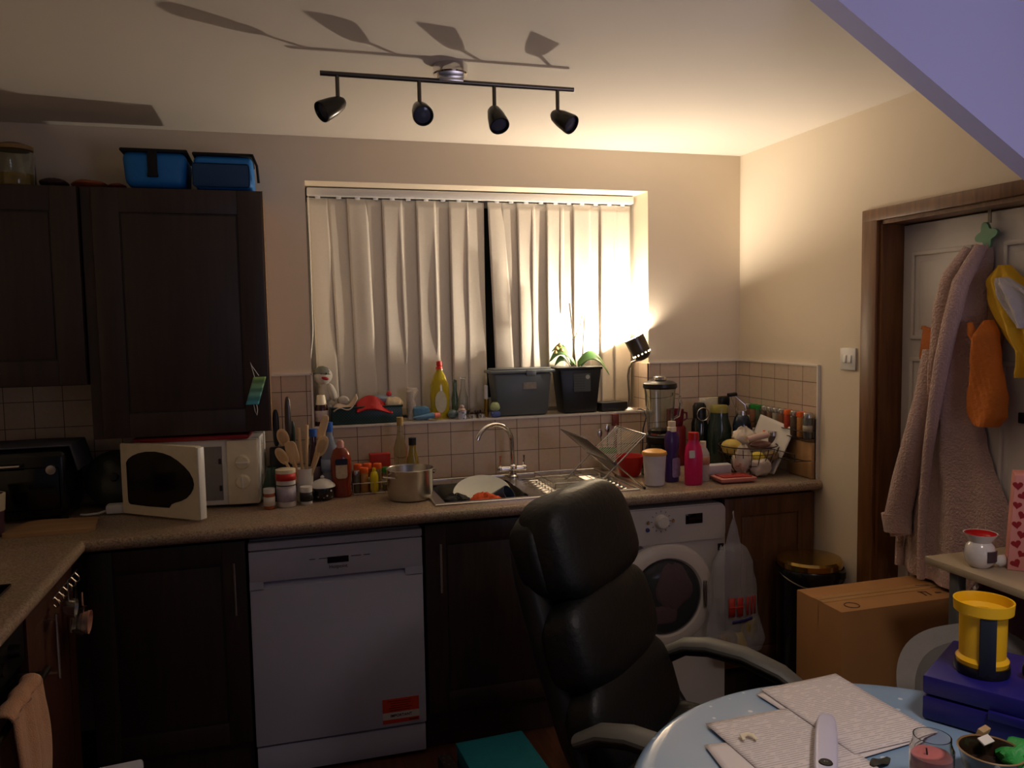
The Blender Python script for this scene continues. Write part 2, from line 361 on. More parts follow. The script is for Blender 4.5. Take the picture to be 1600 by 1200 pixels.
# ================================================================== wall cabinets
YF = -.32
def shaker(b, x0, x1, z0, z1, y, st=.07, th=.02):
    b.box(((x0+x1)/2, y+th/2+.004, (z0+z1)/2), (x1-x0, th-.004, z1-z0))
    for c, d in ((((x0+st/2), y+.004, (z0+z1)/2), (st, .009, z1-z0)), (((x1-st/2), y+.004, (z0+z1)/2), (st, .009, z1-z0)),
                 (((x0+x1)/2, y+.004, z0+st/2), (x1-x0-2*st, .009, st)), (((x0+x1)/2, y+.004, z1-st/2), (x1-x0-2*st, .009, st))):
        b.box(c, d, bev=.0015)
    b.box(((x0+x1)/2, y+.0055, (z0+z1)/2), (x1-x0-2*st-.012, .007, z1-z0-2*st-.012), bev=.002)
t = thing('wall_cabinet', 'tall dark wood wall cabinet left of the window, above the microwave', 'cabinet', (-.2, 0, 1.19))
b = B(); b.box((-.013, -.15, .441), (.60, .295, .88)); obj('body', b, cabx_m, t)
b = B(); shaker(b, -.275, .285, .004, .878, YF, .085); obj('door', b, cab_m, t)
b = B(); b.box((.2885, -.151, .441), (.003, .30, .882)); obj('edge_strip', b, mat('cabinet_edge_band', (128, 96, 66), .5), t, 'light brown edging strip')
t = thing('wall_cabinet', 'shorter dark wood wall cabinet at the far left edge above the tiles', 'cabinet', (-.81, 0, 1.385))
b = B(); b.box((0, -.15, .343), (.58, .295, .686)); obj('body', b, cabx_m, t)
b = B(); shaker(b, -.285, .29, .004, .684, YF, .085); obj('door', b, cab_m, t)

# ================================================================== worktop and base units
wt_m, nt, p = nodes('speckled_laminate'); N, L = nt.nodes, nt.links
tc = N.new('ShaderNodeTexCoord'); no = N.new('ShaderNodeTexNoise'); no.inputs['Scale'].default_value = 170; no.inputs['Detail'].default_value = 5
n2 = N.new('ShaderNodeTexNoise'); n2.inputs['Scale'].default_value = 9; cr = N.new('ShaderNodeValToRGB')
cr.color_ramp.elements[0].position = .35; cr.color_ramp.elements[1].position = .62; cr.color_ramp.elements[0].color = (*lin((128, 106, 88)), 1); cr.color_ramp.elements[1].color = (*lin((186, 164, 142)), 1)
mx = N.new('ShaderNodeMix'); mx.data_type = 'RGBA'; mx.blend_type = 'MULTIPLY'; mx.inputs[0].default_value = .3
L.new(tc.outputs['Object'], no.inputs['Vector']); L.new(tc.outputs['Object'], n2.inputs['Vector']); L.new(no.outputs['Fac'], cr.inputs[0]); L.new(cr.outputs[0], mx.inputs[6]); L.new(n2.outputs['Color'], mx.inputs[7]); L.new(mx.outputs[2], p.inputs['Base Color']); p.inputs['Roughness'].default_value = .36
LX = -.5055
b = B()   # L-shaped worktop, with the sink cut out of it
SX0, SX1, SY0, SY1 = .665, 1.46, -.535, -.075
for x0, x1, y0, y1 in ((XL, LX, -3.0, -.61), (XL, SX0, -.61, -.001), (SX0, SX1, -.61, SY0), (SX0, SX1, SY1, -.001), (SX1, XR-.001, -.61, -.001)):
    b.box(((x0+x1)/2, (y0+y1)/2, .89), (x1-x0, y1-y0, .04))
b.cyl((LX, -.61, .89), (XR-.001, -.61, .89), .02, seg=16); b.cyl((LX, -3.0, .89), (LX, -.61, .89), .02, seg=16)
one('worktop', b, wt_m, 'L-shaped speckled beige laminate worktop along the tiled wall', 'worktop')
def base(label, x0, x1, handle, hside, bh=.72, m=cab_m):
    t = thing('base_cabinet', label, 'cabinet', ((x0+x1)/2, -.3, 0)); h = (x1-x0)/2
    b = B(); b.box((0, .015, .14+bh/2), (2*h-.004, .55, bh)); obj('body', b, cabx_m, t)
    b = B(); b.box((0, -.225, .07), (2*h-.004, .02, .135)); obj('plinth', b, cabx_m, t)
    b = B(); shaker(b, -h+.003, h-.003, .15, .855, -.283, .075); d = obj('door', b, m, t)
    if handle:
        hx = h-.04 if hside > 0 else -h+.055
        b = B(); b.cyl((hx, -.312, .61), (hx, -.312, .79), .005, seg=10); b.cyl((hx, -.312, .625), (hx, -.28, .625), .004, seg=8); b.cyl((hx, -.312, .775), (hx, -.28, .775), .004, seg=8)
        obj('handle', b, steel_m, d, 'thin steel bar handle')
    return t
base('dark wood base cabinet between the corner and the dishwasher', -.50, -.006, True, 1)
base('dark wood base cabinet under the sink behind the office chair', .605, 1.212, True, -1, bh=.60)
base('brown wood end cabinet right of the washing machine behind the carrier bag', 1.822, XR-.004, False, 1, m=brown_m)
b = B(); b.tube([(1.80, -.60, .812), (1.80, -.625, .812), (1.80, -.63, .80)], .003, 6); 
# left run (front faces +x)
t = thing('base_cabinet', 'reddish brown base cabinet on the left run next to the oven', 'cabinet', (-.80, -.88, 0))
b = B(); b.box((-.01, 0, .5), (.53, .47, .72)); obj('body', b, cabx_m, t)
b = B(); b.box((.262, .0, .50), (.018, .466, .71), bev=.002); b.box((.272, -.2, .50), (.006, .07, .71)); b.box((.272, .2, .5), (.006, .07, .71)); b.box((.272, 0, .82), (.006, .34, .07)); b.box((.272, 0, .18), (.006, .34, .07)); d = obj('door', b, wood('left_door_wood', (64, 34, 24), (84, 46, 32), .5), t)
b = B(); b.cyl((.30, -.06, .60), (.30, -.06, .785), .005, seg=10); b.cyl((.30, -.06, .615), (.27, -.06, .615), .004, seg=8); b.cyl((.30, -.06, .77), (.27, -.06, .77), .004, seg=8); obj('handle', b, steel_m, d)
t = thing('oven', 'black built-in oven at the lower left edge', 'oven', (-.80, -1.42, 0))
b = B(); b.box((-.02, 0, .5), (.53, .59, .74), bev=.004); obj('body', b, black_m, t)
b = B(); b.box((.262, 0, .46), (.025, .585, .50), bev=.006); dd = obj('door', b, mat('oven_glass', (14, 14, 16), .12, var=.05), t)
b = B(); b.cyl((.33, -.26, .715), (.33, .26, .715), .009, seg=12); b.cyl((.33, -.23, .715), (.27, -.23, .715), .007, seg=8); b.cyl((.33, .23, .715), (.27, .23, .715), .007, seg=8); obj('handle', b, darksteel_m, dd)
b = B(); b.box((.262, 0, .80), (.02, .585, .13), bev=.003); cp = obj('control_panel', b, black_m, t)
for k in range(4):
    b = B(); b.cyl((.272, -.18+k*.12, .80), (.297, -.18+k*.12, .80), .018, .015, seg=18); obj('knob', b, darksteel_m, cp)
b = B(); b.box((0, 0, .005), (.48, .58, .009), bev=.003)
hb = one('hob', b, mat('hob_glass', (12, 12, 13), .08, var=.05), 'black glass hob set in the left worktop', 'hob', (-.805, -1.36, .911))
# pale rim items under worktop edge: measuring cups on hooks
t = thing('hook_rail', 'small wire hook rail under the left worktop edge', 'hooks', (-.492, -.86, .845))
b = B(); b.tube([(0, -.14, 0), (0, .14, 0)], .0025, 6)
obj('rail', b, steel_m, t)
for k in range(6):
    y = -.12+k*.046
    b = B(); b.tube([(0, y, 0), (.01, y, -.012), (.012, y, -.024), (.004, y, -.030), (-.002, y, -.022)], .0022, 6); obj('hook', b, chrome_m, t)
for k, (y, z, r, m, lb) in enumerate(((-.06, -.055, .028, steel_m, 'small steel measuring cup hanging from the hook rail'), (.02, -.12, .045, glass_m, 'clear round measuring cup hanging from the hook rail'), (.09, -.15, .036, mat('pale_pink_plastic', (222, 168, 146), .45), 'pale pink measuring cup hanging lowest from the hook rail'))):
    t = thing('measuring_cup', lb, 'measuring cup', (-.475, -.84+y, .84+z), 0, 'cups hanging from the hook rail')
    b = B(); b.lathe([(0, .012), (r*.8, .012), (r, -.018), (r*.93, -.018), (r*.74, .008), (0, .008)], ax=(-1, 0, .1), seg=24); obj('cup', b, m, t)
    b = B(); b.box((0, 0, r+.025), (.003, .012, .06), bev=.001); obj('handle', b, m, t)
# towel on the oven handle
towel_m = mat('peach_towel', (212, 158, 122), .95, var=.12, sc=60, bump=.6, bsc=320, sheen=.3)
def tw(u, v):
    s = (u-.5)*.30*(1-.25*(1-v)); fold = .011*math.sin(u*17+v*2)+.006*math.sin(u*31)
    z = .05 - v*.42 if v > .08 else .05+.0
    return Vector((.022+fold*(.3+v)+.01*math.sin(v*5), s, z - (0 if v > .08 else 0)))
b = B(); b.grid(tw, 30, 24)
def tw2(u, v):
    s = (u-.5)*.29*(1-.25*(1-v)); return Vector((-.022+.004*math.sin(u*14), s, .05-v*.33))
b.grid(tw2, 20, 16)
def tw3(u, v):
    s = (u-.5)*.225; a = PI*v; return Vector((.022*math.cos(a)+.003*math.sin(u*17), s, .05+.016*math.sin(a)-.036*0))
b.grid(tw3, 24, 8)
one('tea_towel', b, towel_m, 'peach coloured towel hanging over the oven handle', 'towel', (-.47, -1.40, .69), sol=.005)
# ================================================================== ceiling spotlight bar
t = thing('spotlight_bar', 'dark metal ceiling bar with four spotlight heads', 'ceiling light', (.65, -1.0, 2.297))
b = B(); b.cyl((-.38, .0, 0), (.39, .0, 0), .0075, seg=12); obj('bar', b, darksteel_m, t)
b = B(); b.lathe([(0, .0465), (.052, .0465), (.052, .022), (.049, .018), (0, .018)], seg=40); cn = obj('canopy', b, chrome_m, t)
b = B(); b.box((0, 0, .010), (.075, .03, .022), bev=.003); obj('bracket', b, steel_m, cn)
for x, d in ((-.332, (-.8, -.35, -.5)), (-.095, (.02, -.85, -.55)), (.134, (.08, -.6, -.75)), (.337, (.45, -.62, -.5))):
    d = Vector(d).normalized(); c = Vector((x, 0, -.068))
    b = B(); b.cyl((x, 0, -.004), c, .006, seg=10); h = obj('stem', b, darksteel_m, t)
    b = B(); e = c + Vector((0, 0, -.016)) - d*.022
    b.lathe([(0, 0), (.012, .001), (.020, .012), (.0265, .04), (.031, .078), (.030, .084), (.027, .084), (.024, .07), (0, .07)], c=e, ax=d, seg=26); h = obj('spotlight_head', b, mat('gunmetal', (62, 60, 56), .28, .8, var=.1), t)
    b = B(); b.lathe([(0, .079), (.018, .0775), (.0262, .074), (.0262, .0715), (0, .0715)], c=e, ax=d, seg=26); obj('lens', b, mat('lamp_lens', (78, 80, 96), .15, var=.1), h)

# ================================================================== reading lamp
t = thing('reading_lamp', 'small gooseneck reading lamp switched on at the right end of the window sill', 'lamp', (1.690, .035, SILL+.001))
o_ = Vector((1.690, .035, SILL+.001)); hc = HEAD_C - o_; hd = HEAD_D
b = B(); b.lathe([(0, .018), (.012, .018), (.034, .012), (.042, .003), (.042, 0), (0, 0)], seg=28); obj('base', b, steel_m, t)
e0 = hc - hd*.05
b = B(); b.tube([(0, 0, .012), (0, 0, .08), (-.006, -.004, .16), (-.008, -.02, .20), (0, -.03, .225), tuple(e0)], .0055, 10); obj('gooseneck', b, steel_m, t)
b = B(); b.lathe([(0, -.056), (.020, -.054), (.036, -.042), (.043, -.022), (.046, .02), (.047, .056), (.0445, .056), (.0435, .02), (.040, -.02), (.032, -.038), (0, -.048)], c=hc, ax=hd, seg=36)
sh = obj('lamp_shade', b, mat('lamp_shade_metal', (92, 84, 74), .3, .75, var=.05), t)
q = hd.to_track_quat('Z', 'Y').to_matrix()
glow = mat('warm_glow', (255, 238, 200), .4, emit=7, var=.0)
b = B()
for k in range(14):
    a = 2*PI*k/14; p_ = hc + q @ Vector((.0424*math.cos(a), .0424*math.sin(a), -.026)); n_ = (q @ Vector((math.cos(a), math.sin(a), 0)))
    b.cyl(p_ - n_*.001, p_ + n_*.0012, .0034, seg=8)
obj('vent_holes', b, glow, sh, 'row of small glowing vent holes')
b = B(); b.lathe([(0, -.03), (.014, -.03), (.020, -.01), (.022, .012), (.016, .028), (0, .032)], c=hc, ax=hd, seg=20); obj('bulb', b, glow, t)
b = B(); b.tube([(.03, .0, .004), (.05, -.02, .004), (.055, -.045, .0), (.05, -.075, -.03), (.03, -.085, -.08), (.035, -.07, -.13)], .003, 8)
b.tube([(.035, -.07, -.13), (.04, -.055, -.19), (.06, -.05, -.235)], .003, 8); obj('cable', b, black_m, t)

# ================================================================== dishwasher
t = thing('dishwasher', 'white freestanding dishwasher with an orange sticker', 'dishwasher', (.2985, -.3, 0))
b = B(); b.box((0, .015, .435), (.592, .53, .825), bev=.004); obj('body', b, dw_m, t)
b = B(); b.box((0, -.262, .8305), (.597, .045, .028), bev=.005); obj('top_edge', b, dw_m, t)
b = B()    # door with a recessed grip
yf, yb = -.285, -.252
b.box((0, (yf+yb)/2, .405), (.595, yb-yf, .56), bev=.004)
b.box((0, (yf+yb)/2, .759), (.595, yb-yf, .108), bev=.004)
b.box((-.275, (yf+yb)/2, .694), (.045, yb-yf, .03)); b.box((.266, (yf+yb)/2, .694), (.063, yb-yf, .03))
b.prism([(-.252, .7105), (-.252, .678), (-.285, .678)], -.254, .236, 'x'); b.box((0, -.25, .694), (.55, .005, .04)); d = obj('door', b, dw_m, t)
b = B(); b.box((0, -.262, .066), (.59, .03, .10), bev=.003); obj('plinth', b, dw_m, t)
b = B(); b.box((.0, -.2853, .762), (.073, .002, .022)); pn = obj('display', b, mat('display_glass', (12, 12, 14), .1), d)
for x, w_ in ((-.088, .02), (-.048, .035), (.062, .035), (.10, .022)):
    b = B(); b.box((x, -.2853, .770), (w_, .0016, .0028)); obj('button', b, mat('grey_ink', (90, 88, 92), .5), d)
text('brand_logo', 'Hotpoint', .017, mat('grey_ink', (90, 88, 92), .5), d, (0, -.2855, .737), bold=.0003)
so = mat('sticker_orange', (206, 62, 22), .5, var=.05); sw = mat('sticker_white', (214, 206, 200), .5)
b = B(); b.box((.205, -.2856, .205), (.132, .0012, .050)); b.box((.205, -.2856, .146), (.132, .0012, .014)); sk = obj('sticker', b, so, d, 'orange warning sticker')
b = B(); b.box((.205, -.2856, .1665), (.132, .0012, .025)); s2 = obj('sticker_band', b, sw, sk)
text('sticker_text', 'IMPORTANT', .014, mat('ink', (36, 30, 40), .6), sk, (.205, -.2866, .1665), bold=.0003)
b = B()
for k in range(5): b.box((.200+.004*(k % 2), -.2864, .221-k*.0085), (.085-.01*(k % 3), .0006, .0022))
b.box((.25, -.2864, .146), (.032, .0006, .006)); obj('sticker_lines', b, mat('dark_red_ink', (96, 24, 14), .6), sk)

# ================================================================== washing machine
wm_m = mat('washer_enamel', (206, 200, 194), .35, var=.02)
t = thing('washing_machine', 'white front-loading washing machine with laundry inside, behind the office chair', 'washing machine', (1.5165, -.3, 0))
def rr(x0, x1, z0, z1, r, n=5):
    P = []
    for cx, cz, a0 in ((x1-r, z1-r, 0), (x0+r, z1-r, 90), (x0+r, z0+r, 180), (x1-r, z0+r, 270)):
        for k in range(n+1): a = math.radians(a0+90*k/n); P.append((cx+r*math.cos(a), cz+r*math.sin(a)))
    return P
b = B(); b.prism(rr(-.2975, .2975, .01, .85, .03), -.303, .27, 'y'); bd = obj('body', b, wm_m, t)
b = B(); b.prism(rr(-.294, .294, .708, .846, .024), -.312, -.3025, 'y'); pn = obj('control_panel', b, wm_m, t)
b = B(); b.box((-.2, -.316, .765), (.16, .008, .075), bev=.006); dw_ = obj('detergent_drawer', b, wm_m, t)
b = B(); b.prism([(-.27, .700), (-.08, .712), (-.06, .698), (-.10, .684), (-.27, .680)], -.309, -.303, 'y'); obj('energy_badge', b, mat('grey_band', (96, 96, 96), .4), bd)
b = B(); b.lathe([(.0, .026), (.022, .024), (.026, .018), (.028, 0), (0, 0)], c=(.012, -.312, .797), ax=(0, -1, 0)); obj('dial', b, mat('dial_white', (222, 216, 206), .3), pn)
b = B()
for k in range(12):
    a = 2*PI*k/12; b.box((.012+.040*math.cos(a), -.3125, .797+.040*math.sin(a)), (.007, .001, .002), ry=-a)
obj('dial_marks', b, mat('ink', (36, 30, 40), .6), pn)
for x, z in ((-.045, .797), (-.045, .768), (.062, .797)):
    b = B(); b.lathe([(0, .007), (.007, .006), (.009, 0), (0, 0)], c=(x, -.312, z), ax=(0, -1, 0), seg=16); obj('button', b, chrome_m if z > .78 else mat('blue_button', (60, 74, 130), .3), pn)
b = B(); b.box((.155, -.3128, .797), (.074, .003, .040), bev=.001); obj('display', b, mat('display_glass', (12, 12, 14), .1), pn)
b = B(); b.box((.278, -.3045, .67), (.026, .003, .028), bev=.001); bb = obj('badge', b, black_m, bd, 'small square badge with a pale triangle')
b = B(); b.prism([(.270, .662), (.286, .662), (.278, .678)], -.3072, -.3058, 'y'); obj('badge_mark', b, white_m, bb)
DC = (.031, -.303, .495)
b = B(); b.lathe([(.150, .012), (.158, .022), (.185, .022), (.205, .014), (.214, 0), (.150, 0)], c=DC, ax=(0, -1, 0), seg=56); dr_ = obj('door', b, mat('washer_ring', (222, 214, 206), .3, var=.02), t)
b = B(); b.lathe([(0, .001), (.152, .001), (.152, .0), (0, 0)], c=(DC[0], DC[1]-.001, DC[2]), ax=(0, -1, 0), seg=40); obj('drum_opening', b, mat('drum_dark', (34, 36, 38), .4), dr_)
b = B(); b.lathe([(.150, .016), (.13, .030), (.09, .042), (.04, .048), (0, .049)], c=DC, ax=(0, -1, 0), seg=40); obj('glass', b, mat('smoked_glass', (90, 94, 98), .05, alpha=.28, var=0), dr_, sol=.002)
b = B(); b.box((DC[0]+.163, -.329, DC[2]), (.014, .012, .11), bev=.004); obj('handle', b, steel_m, dr_)
b = B(); b.ell((DC[0]+.03, -.318, DC[2]+.035), (.075, .012, .09), 24, noise=.07, sd=4); b.ell((DC[0]-.03, -.316, DC[2]-.07), (.085, .010, .035), 24, noise=.08, sd=5)
one('laundry', b, mat('pink_laundry', (150, 104, 108), .9, bump=.4, sc=20), 'pink laundry seen through the round washing machine door', 'laundry', (1.5165, -.3, 0))

# ================================================================== microwave
MA = -.09
t = thing('microwave', 'white microwave oven with its door hanging open on the worktop', 'microwave', (-.415, -.255, .91), MA)
b = B(); b.box((.2275, .12, .1325), (.455, .236, .245), bev=.006); bd = obj('body', b, white_m, t)
b = B(); b.box((.17, .0015, .13), (.31, .006, .20)); obj('cavity', b, mat('cavity', (120, 116, 118), .4), bd)
b = B(); b.box((.398, -.003, .1325), (.108, .016, .24), bev=.004); pn = obj('control_panel', b, cream_m, t)
for z in (.170, .097):
    b = B(); b.lathe([(0, .016), (.022, .014), (.026, .004), (.027, 0), (0, 0)], c=(.398, -.011, z), ax=(0, -1, 0), seg=28); k = obj('knob', b, cream_m, pn)
    b = B(); b.box((.398, -.028, z), (.005 if z < .1 else .044, .008, .044 if z < .1 else .005), bev=.001); obj('grip', b, white_m, k)
for z in (.175, .075):
    b = B(); b.box((.318, -.0042, z), (.010, .002, .02)); obj('latch_slot', b, black_m, bd)
for x in (.05, .4):
    for y in (.03, .21):
        b = B(); b.cyl((x, y, 0), (x, y, .012), .014, seg=14); obj('foot', b, rubber_m, t)
# door, hinged at the left end
dt = bpy.data.objects.new('door', None); COL.objects.link(dt)
bpy.data.objects.remove(dt)
Md = Matrix.Rotation(-math.radians(33), 4, 'Z')
def dbox(b, M): bmesh.ops.transform(b.bm, matrix=M, verts=b.bm.verts); return b
b = B(); b.prism(rr(0, .352, .008, .262, .008, 3), -.030, -.004, 'y'); dbox(b, Md); dd = obj('door', b, cream_m, t)
wp = [(765, 610), (780, 590), (810, 572), (850, 558), (900, 549), (960, 548), (1010, 555), (1060, 570), (1105, 595), (1145, 625), (1175, 655), (1195, 690), (1201, 720), (1195, 745), (1178, 772), (1150, 797), (1115, 813), (1075, 823), (1052, 832), (1037, 851), (900, 846), (782, 836), (770, 828), (766, 810)]
pw = []
for x, y in wp:
    u = (x-728)/497; y0 = 505+15*u; y1 = 885+30*u; pw.append((u*.352, .262-(y-y0)/(y1-y0)*.254))
b = B(); b.prism(pw[::-1], -.0312, -.0298, 'y'); dbox(b, Md); obj('door_window', b, mat('oven_glass', (14, 14, 16), .12, var=.05), dd)
b = B(); b.box((.356, -.017, .135), (.008, .03, .250), bev=.003); dbox(b, Md); obj('door_edge', b, white_m, dd)
# red tray on top
b = B(); b.box((.215, .07, 0), (.40, .20, .018), bev=.006); 
one('tray', b, mat('dark_red_plastic', (150, 26, 30), .35), 'thin red tray lying on top of the microwave', 'tray', (-.405, -.245, 1.1755), MA)

# ================================================================== face mask on the cabinet
t = thing('face_mask', 'green and blue disposable face mask hanging on the tall wall cabinet', 'face mask', (.04, -.326, 1.345))
mm, nt, p = nodes('mask_cloth'); N, L = nt.nodes, nt.links
tc = N.new('ShaderNodeTexCoord'); gr = N.new('ShaderNodeSeparateXYZ'); cr = N.new('ShaderNodeValToRGB'); mr = N.new('ShaderNodeMapRange'); mr.inputs[1].default_value = -.05; mr.inputs[2].default_value = .05
cr.color_ramp.elements[0].color = (*lin((70, 160, 180)), 1); cr.color_ramp.elements[1].color = (*lin((150, 190, 110)), 1)
L.new(tc.outputs['Object'], gr.inputs[0]); L.new(gr.outputs[2], mr.inputs[0]); L.new(mr.outputs[0], cr.inputs[0]); L.new(cr.outputs[0], p.inputs['Base Color']); p.inputs['Roughness'].default_value = .8
b = B(); b.grid(lambda u, v: Vector(((u-.5)*.045 + (.5-v)*-.03*-1, -.004-.004*math.sin(v*20), (.5-v)*.10)), 6, 24); obj('cloth', b, mm, t, sol=.002)
b = B(); b.tube([(-.003, -.004, .05), (-.012, -.004, .09), (-.016, -.004, .105), (-.01, -.004, .09), (.012, -.004, .055)], .0013, 6); obj('ear_loop', b, white_m, t)
b = B(); b.tube([(-.010, -.004, -.05), (-.006, -.004, -.075), (.0, -.004, -.09), (.003, -.004, -.07), (.0, -.004, -.048)], .0013, 6); obj('ear_loop', b, white_m, t)

# ================================================================== on the wall cabinets
blue_m = mat('blue_bag_fabric', (20, 112, 186), .55, var=.1, bump=.15, sc=40); navy_m = mat('dark_blue_fabric', (18, 62, 104), .6)
t = thing('cool_bag', 'bright blue cool bag with a black strap on the tall wall cabinet', 'bag', (-.272, -.17, 2.073))
b = B(); b.box((0, 0, .068), (.205, .24, .128), bev=.03, seg=4); bmesh.ops.transform(b.bm, matrix=Matrix.Diagonal((1, 1, 1, 1)), verts=b.bm.verts)
for v in b.bm.verts: v.co.x *= 1+.10*(v.co.z/.13-.5)
obj('body', b, blue_m, t)
b = B(); b.box((0, 0, .132), (.222, .25, .012), bev=.005); obj('lid', b, mat('black_fabric', (18, 18, 20), .8), t)
b = B(); b.box((-.005, -.126, .085), (.032, .008, .09), bev=.002); b.box((-.005, -.127, .045), (.036, .012, .014), bev=.003); obj('strap', b, mat('black_fabric', (18, 18, 20), .8), t)
t = thing('cool_bag', 'blue cool bag with a dark front pocket at the right end of the cabinet', 'bag', (-.042, -.17, 2.073))
b = B(); b.box((0, 0, .064), (.205, .24, .122), bev=.025, seg=4); obj('body', b, blue_m, t)
b = B(); b.box((-.008, -.121, .052), (.195, .01, .085), bev=.01); obj('pocket', b, navy_m, t)
b = B(); b.box((0, 0, .127), (.208, .246, .012), bev=.005); b.tube([(.10, -.125, .13), (.116, -.12, .09), (.12, -.11, .03)], .005, 8); obj('lid', b, mat('black_fabric', (18, 18, 20), .8), t)
t = thing('storage_jar', 'glass jar with yellow contents and a lid at the far left on the cabinets', 'jar', (-.745, -.16, 2.073))
b = B(); b.lathe([(0, 0), (.062, 0), (.066, .01), (.066, .12), (.055, .14), (.053, .14), (.063, .118), (.063, .012), (0, .01)]); obj('glass', b, glass_m, t)
b = B(); b.lathe([(0, .012), (.06, .012), (.06, .055), (0, .06)]); obj('contents', b, mat('yellow_pasta', (190, 150, 50), .7, var=.3, sc=60), t)
b = B(); b.lathe([(0, .165), (.03, .163), (.062, .152), (.062, .138), (0, .138)]); obj('lid', b, mat('amber_lid', (150, 120, 70), .4), t)
packm = mat('packet_orange', (150, 78, 44), .5, var=.3, sc=25); packd = mat('packet_dark', (52, 34, 36), .5, var=.3, sc=25)
b = B(); b.ell((0, 0, .018), (.058, .07, .018), 24, noise=.05, sd=2); one('snack_packet', b, packm, 'flat orange packet lying on top of the wall cabinets', 'packet', (-.50, -.2, 2.073))
b = B(); b.ell((0, 0, .02), (.045, .05, .02), 24, noise=.06, sd=8); one('snack_packet', b, packd, 'dark crumpled packet on the wall cabinets beside the glass jar', 'packet', (-.615, -.2, 2.073))
b = B(); b.ell((0, 0, .012), (.028, .05, .012), 20, noise=.05, sd=9); one('snack_packet', b, mat('packet_red', (120, 46, 38), .5, var=.3), 'small reddish packet on the cabinets beside the blue strapped bag', 'packet', (-.405, -.22, 2.073))

# ================================================================== left corner of the worktop
t = thing('toaster_oven', 'black countertop cooker in the dark left corner of the worktop', 'cooker', (-.74, -.185, .91))
b = B(); b.box((0, 0, .135), (.28, .24, .24), bev=.03, seg=4); obj('body', b, mat('gloss_black', (14, 14, 16), .2, var=.1), t)
b = B(); b.box((.0, -.122, .12), (.23, .01, .15), bev=.01); obj('door', b, mat('oven_glass', (14, 14, 16), .12, var=.05), t)
b = B(); b.cyl((-.08, -.145, .205), (.0, -.145, .205), .006, seg=12); b.cyl((-.075, -.145, .205), (-.075, -.12, .205), .004); b.cyl((-.005, -.145, .205), (-.005, -.12, .205), .004); obj('handle', b, steel_m, t)
b = B(); b.lathe([(0, .012), (.016, .010), (.018, 0), (0, 0)], c=(.09, -.12, .185), ax=(0, -1, 0), seg=20); obj('dial', b, steel_m, t)
for x in (-.11, .11):
    for y in (-.08, .08):
        b = B(); b.cyl((x, y, 0), (x, y, .018), .015, seg=14); obj('foot', b, rubber_m, t)
b = B(); b.grid(lambda u, v: Vector(((u-.5)*.33, (v-.5)*.22, .006+.003*math.sin(u*9)*math.sin(v*6) - (.09*(u-.94)/.06 if u > .94 else 0))), 30, 14); one('tea_towel', b, mat('grey_cloth', (92, 92, 104), .9, bump=.3), 'grey cloth lying on top of the black countertop cooker', 'cloth', (-.735, -.18, 1.168), sol=.005)
t = thing('pan_lid', 'round dark pan lid leaning on the wall tiles left of the microwave', 'lid', (-.482, -.12, .912))
b = B(); b.lathe([(0, .03), (.05, .026), (.09, .014), (.105, .004), (.108, 0), (.102, 0), (.088, .011), (.05, .022), (0, .025)], c=(0, 0, .107), ax=(0, -1, .30), seg=40); obj('lid', b, mat('dark_green_grey', (66, 70, 64), .25, .3), t)
b = B(); b.lathe([(0, .05), (.014, .048), (.016, .038), (.008, .028), (0, .028)], c=(0, 0, .107), ax=(0, -1, .30), seg=16); obj('knob', b, black_m, t)
t = thing('power_adapter', 'white plug adapter and cable beside the microwave door', 'adapter', (-.46, -.245, .912))
b = B(); b.box((0, 0, .018), (.07, .045, .034), bev=.008); obj('body', b, white_m, t)
b = B(); b.tube([(-.035, 0, .012), (-.06, -.01, .006), (-.10, -.01, .004), (-.12, .0, .004)], .004, 8); obj('cable', b, white_m, t)
P = []
for cx, cy, r, a0 in ((.085, .065, .03, 0), (-.07, .065, .05, 90), (-.115, -.055, .03, 180), (.10, -.055, .03, 270)):
    for k in range(6): a = math.radians(a0+18*k); P.append((cx+r*math.cos(a), cy+r*math.sin(a)))
b = B(); b.prism(P, 0, .012, 'z'); one('chopping_board', b, wood('board_dull', (168, 132, 92), (190, 152, 110), .6, 'x'), 'rounded wooden chopping board lying flat in the left corner', 'chopping board', (-.615, -.425, .9105))
t = thing('mug', 'pale mug at the very left edge of the photo on the worktop', 'mug', (-.80, -.46, .91))
b = B(); b.lathe([(0, 0), (.036, 0), (.042, .02), (.046, .14), (.043, .14), (.038, .02), (0, .012)]); obj('cup', b, mat('plum_glaze', (96, 66, 84), .35), t)
b = B(); b.lathe([(.046, .085), (.050, .14), (.044, .142), (.042, .09)]); obj('rim', b, cream_m, t, 'cream coloured rim')
# ================================================================== generic containers
def bottle(name, label, cat, loc, prof, m, cap=None, capm=None, lab=None, labm=None, rz=0, sx=1, sy=1, group=None, liquid=None, liqm=None, seg=24):
    t = thing(name, label, cat, loc, rz, group)
    b = B(); b.lathe([(0, prof[0][1])]+prof+[(0, prof[-1][1])], sx=sx, sy=sy, seg=seg); obj('body', b, m, t)
    if cap: b = B(); b.lathe([(0, cap[0][1])]+cap+[(0, cap[-1][1])], seg=20); obj('cap', b, capm, t)
    if lab: b = B(); b.lathe([(r*1.02+.0006, z) for r, z in lab], sx=sx, sy=sy, seg=seg); obj('label', b, labm or label_m, t, sol=.0008)
    if liquid: b = B(); b.lathe([(0, liquid[0][1])]+liquid+[(0, liquid[-1][1])], sx=sx, sy=sy, seg=seg); obj('contents', b, liqm, t)
    return t
def hollow(prof, th=.002):
    """closed wall profile for an open vessel"""
    inner = [(max(r-th, 1e-4), z) for r, z in prof[::-1]]
    return [(0, prof[0][1])] + prof + inner + [(0, prof[0][1]+th)]
print_m = lines_mat('label_print', (212, 204, 194), (60, 56, 60), 120, .5, 2)
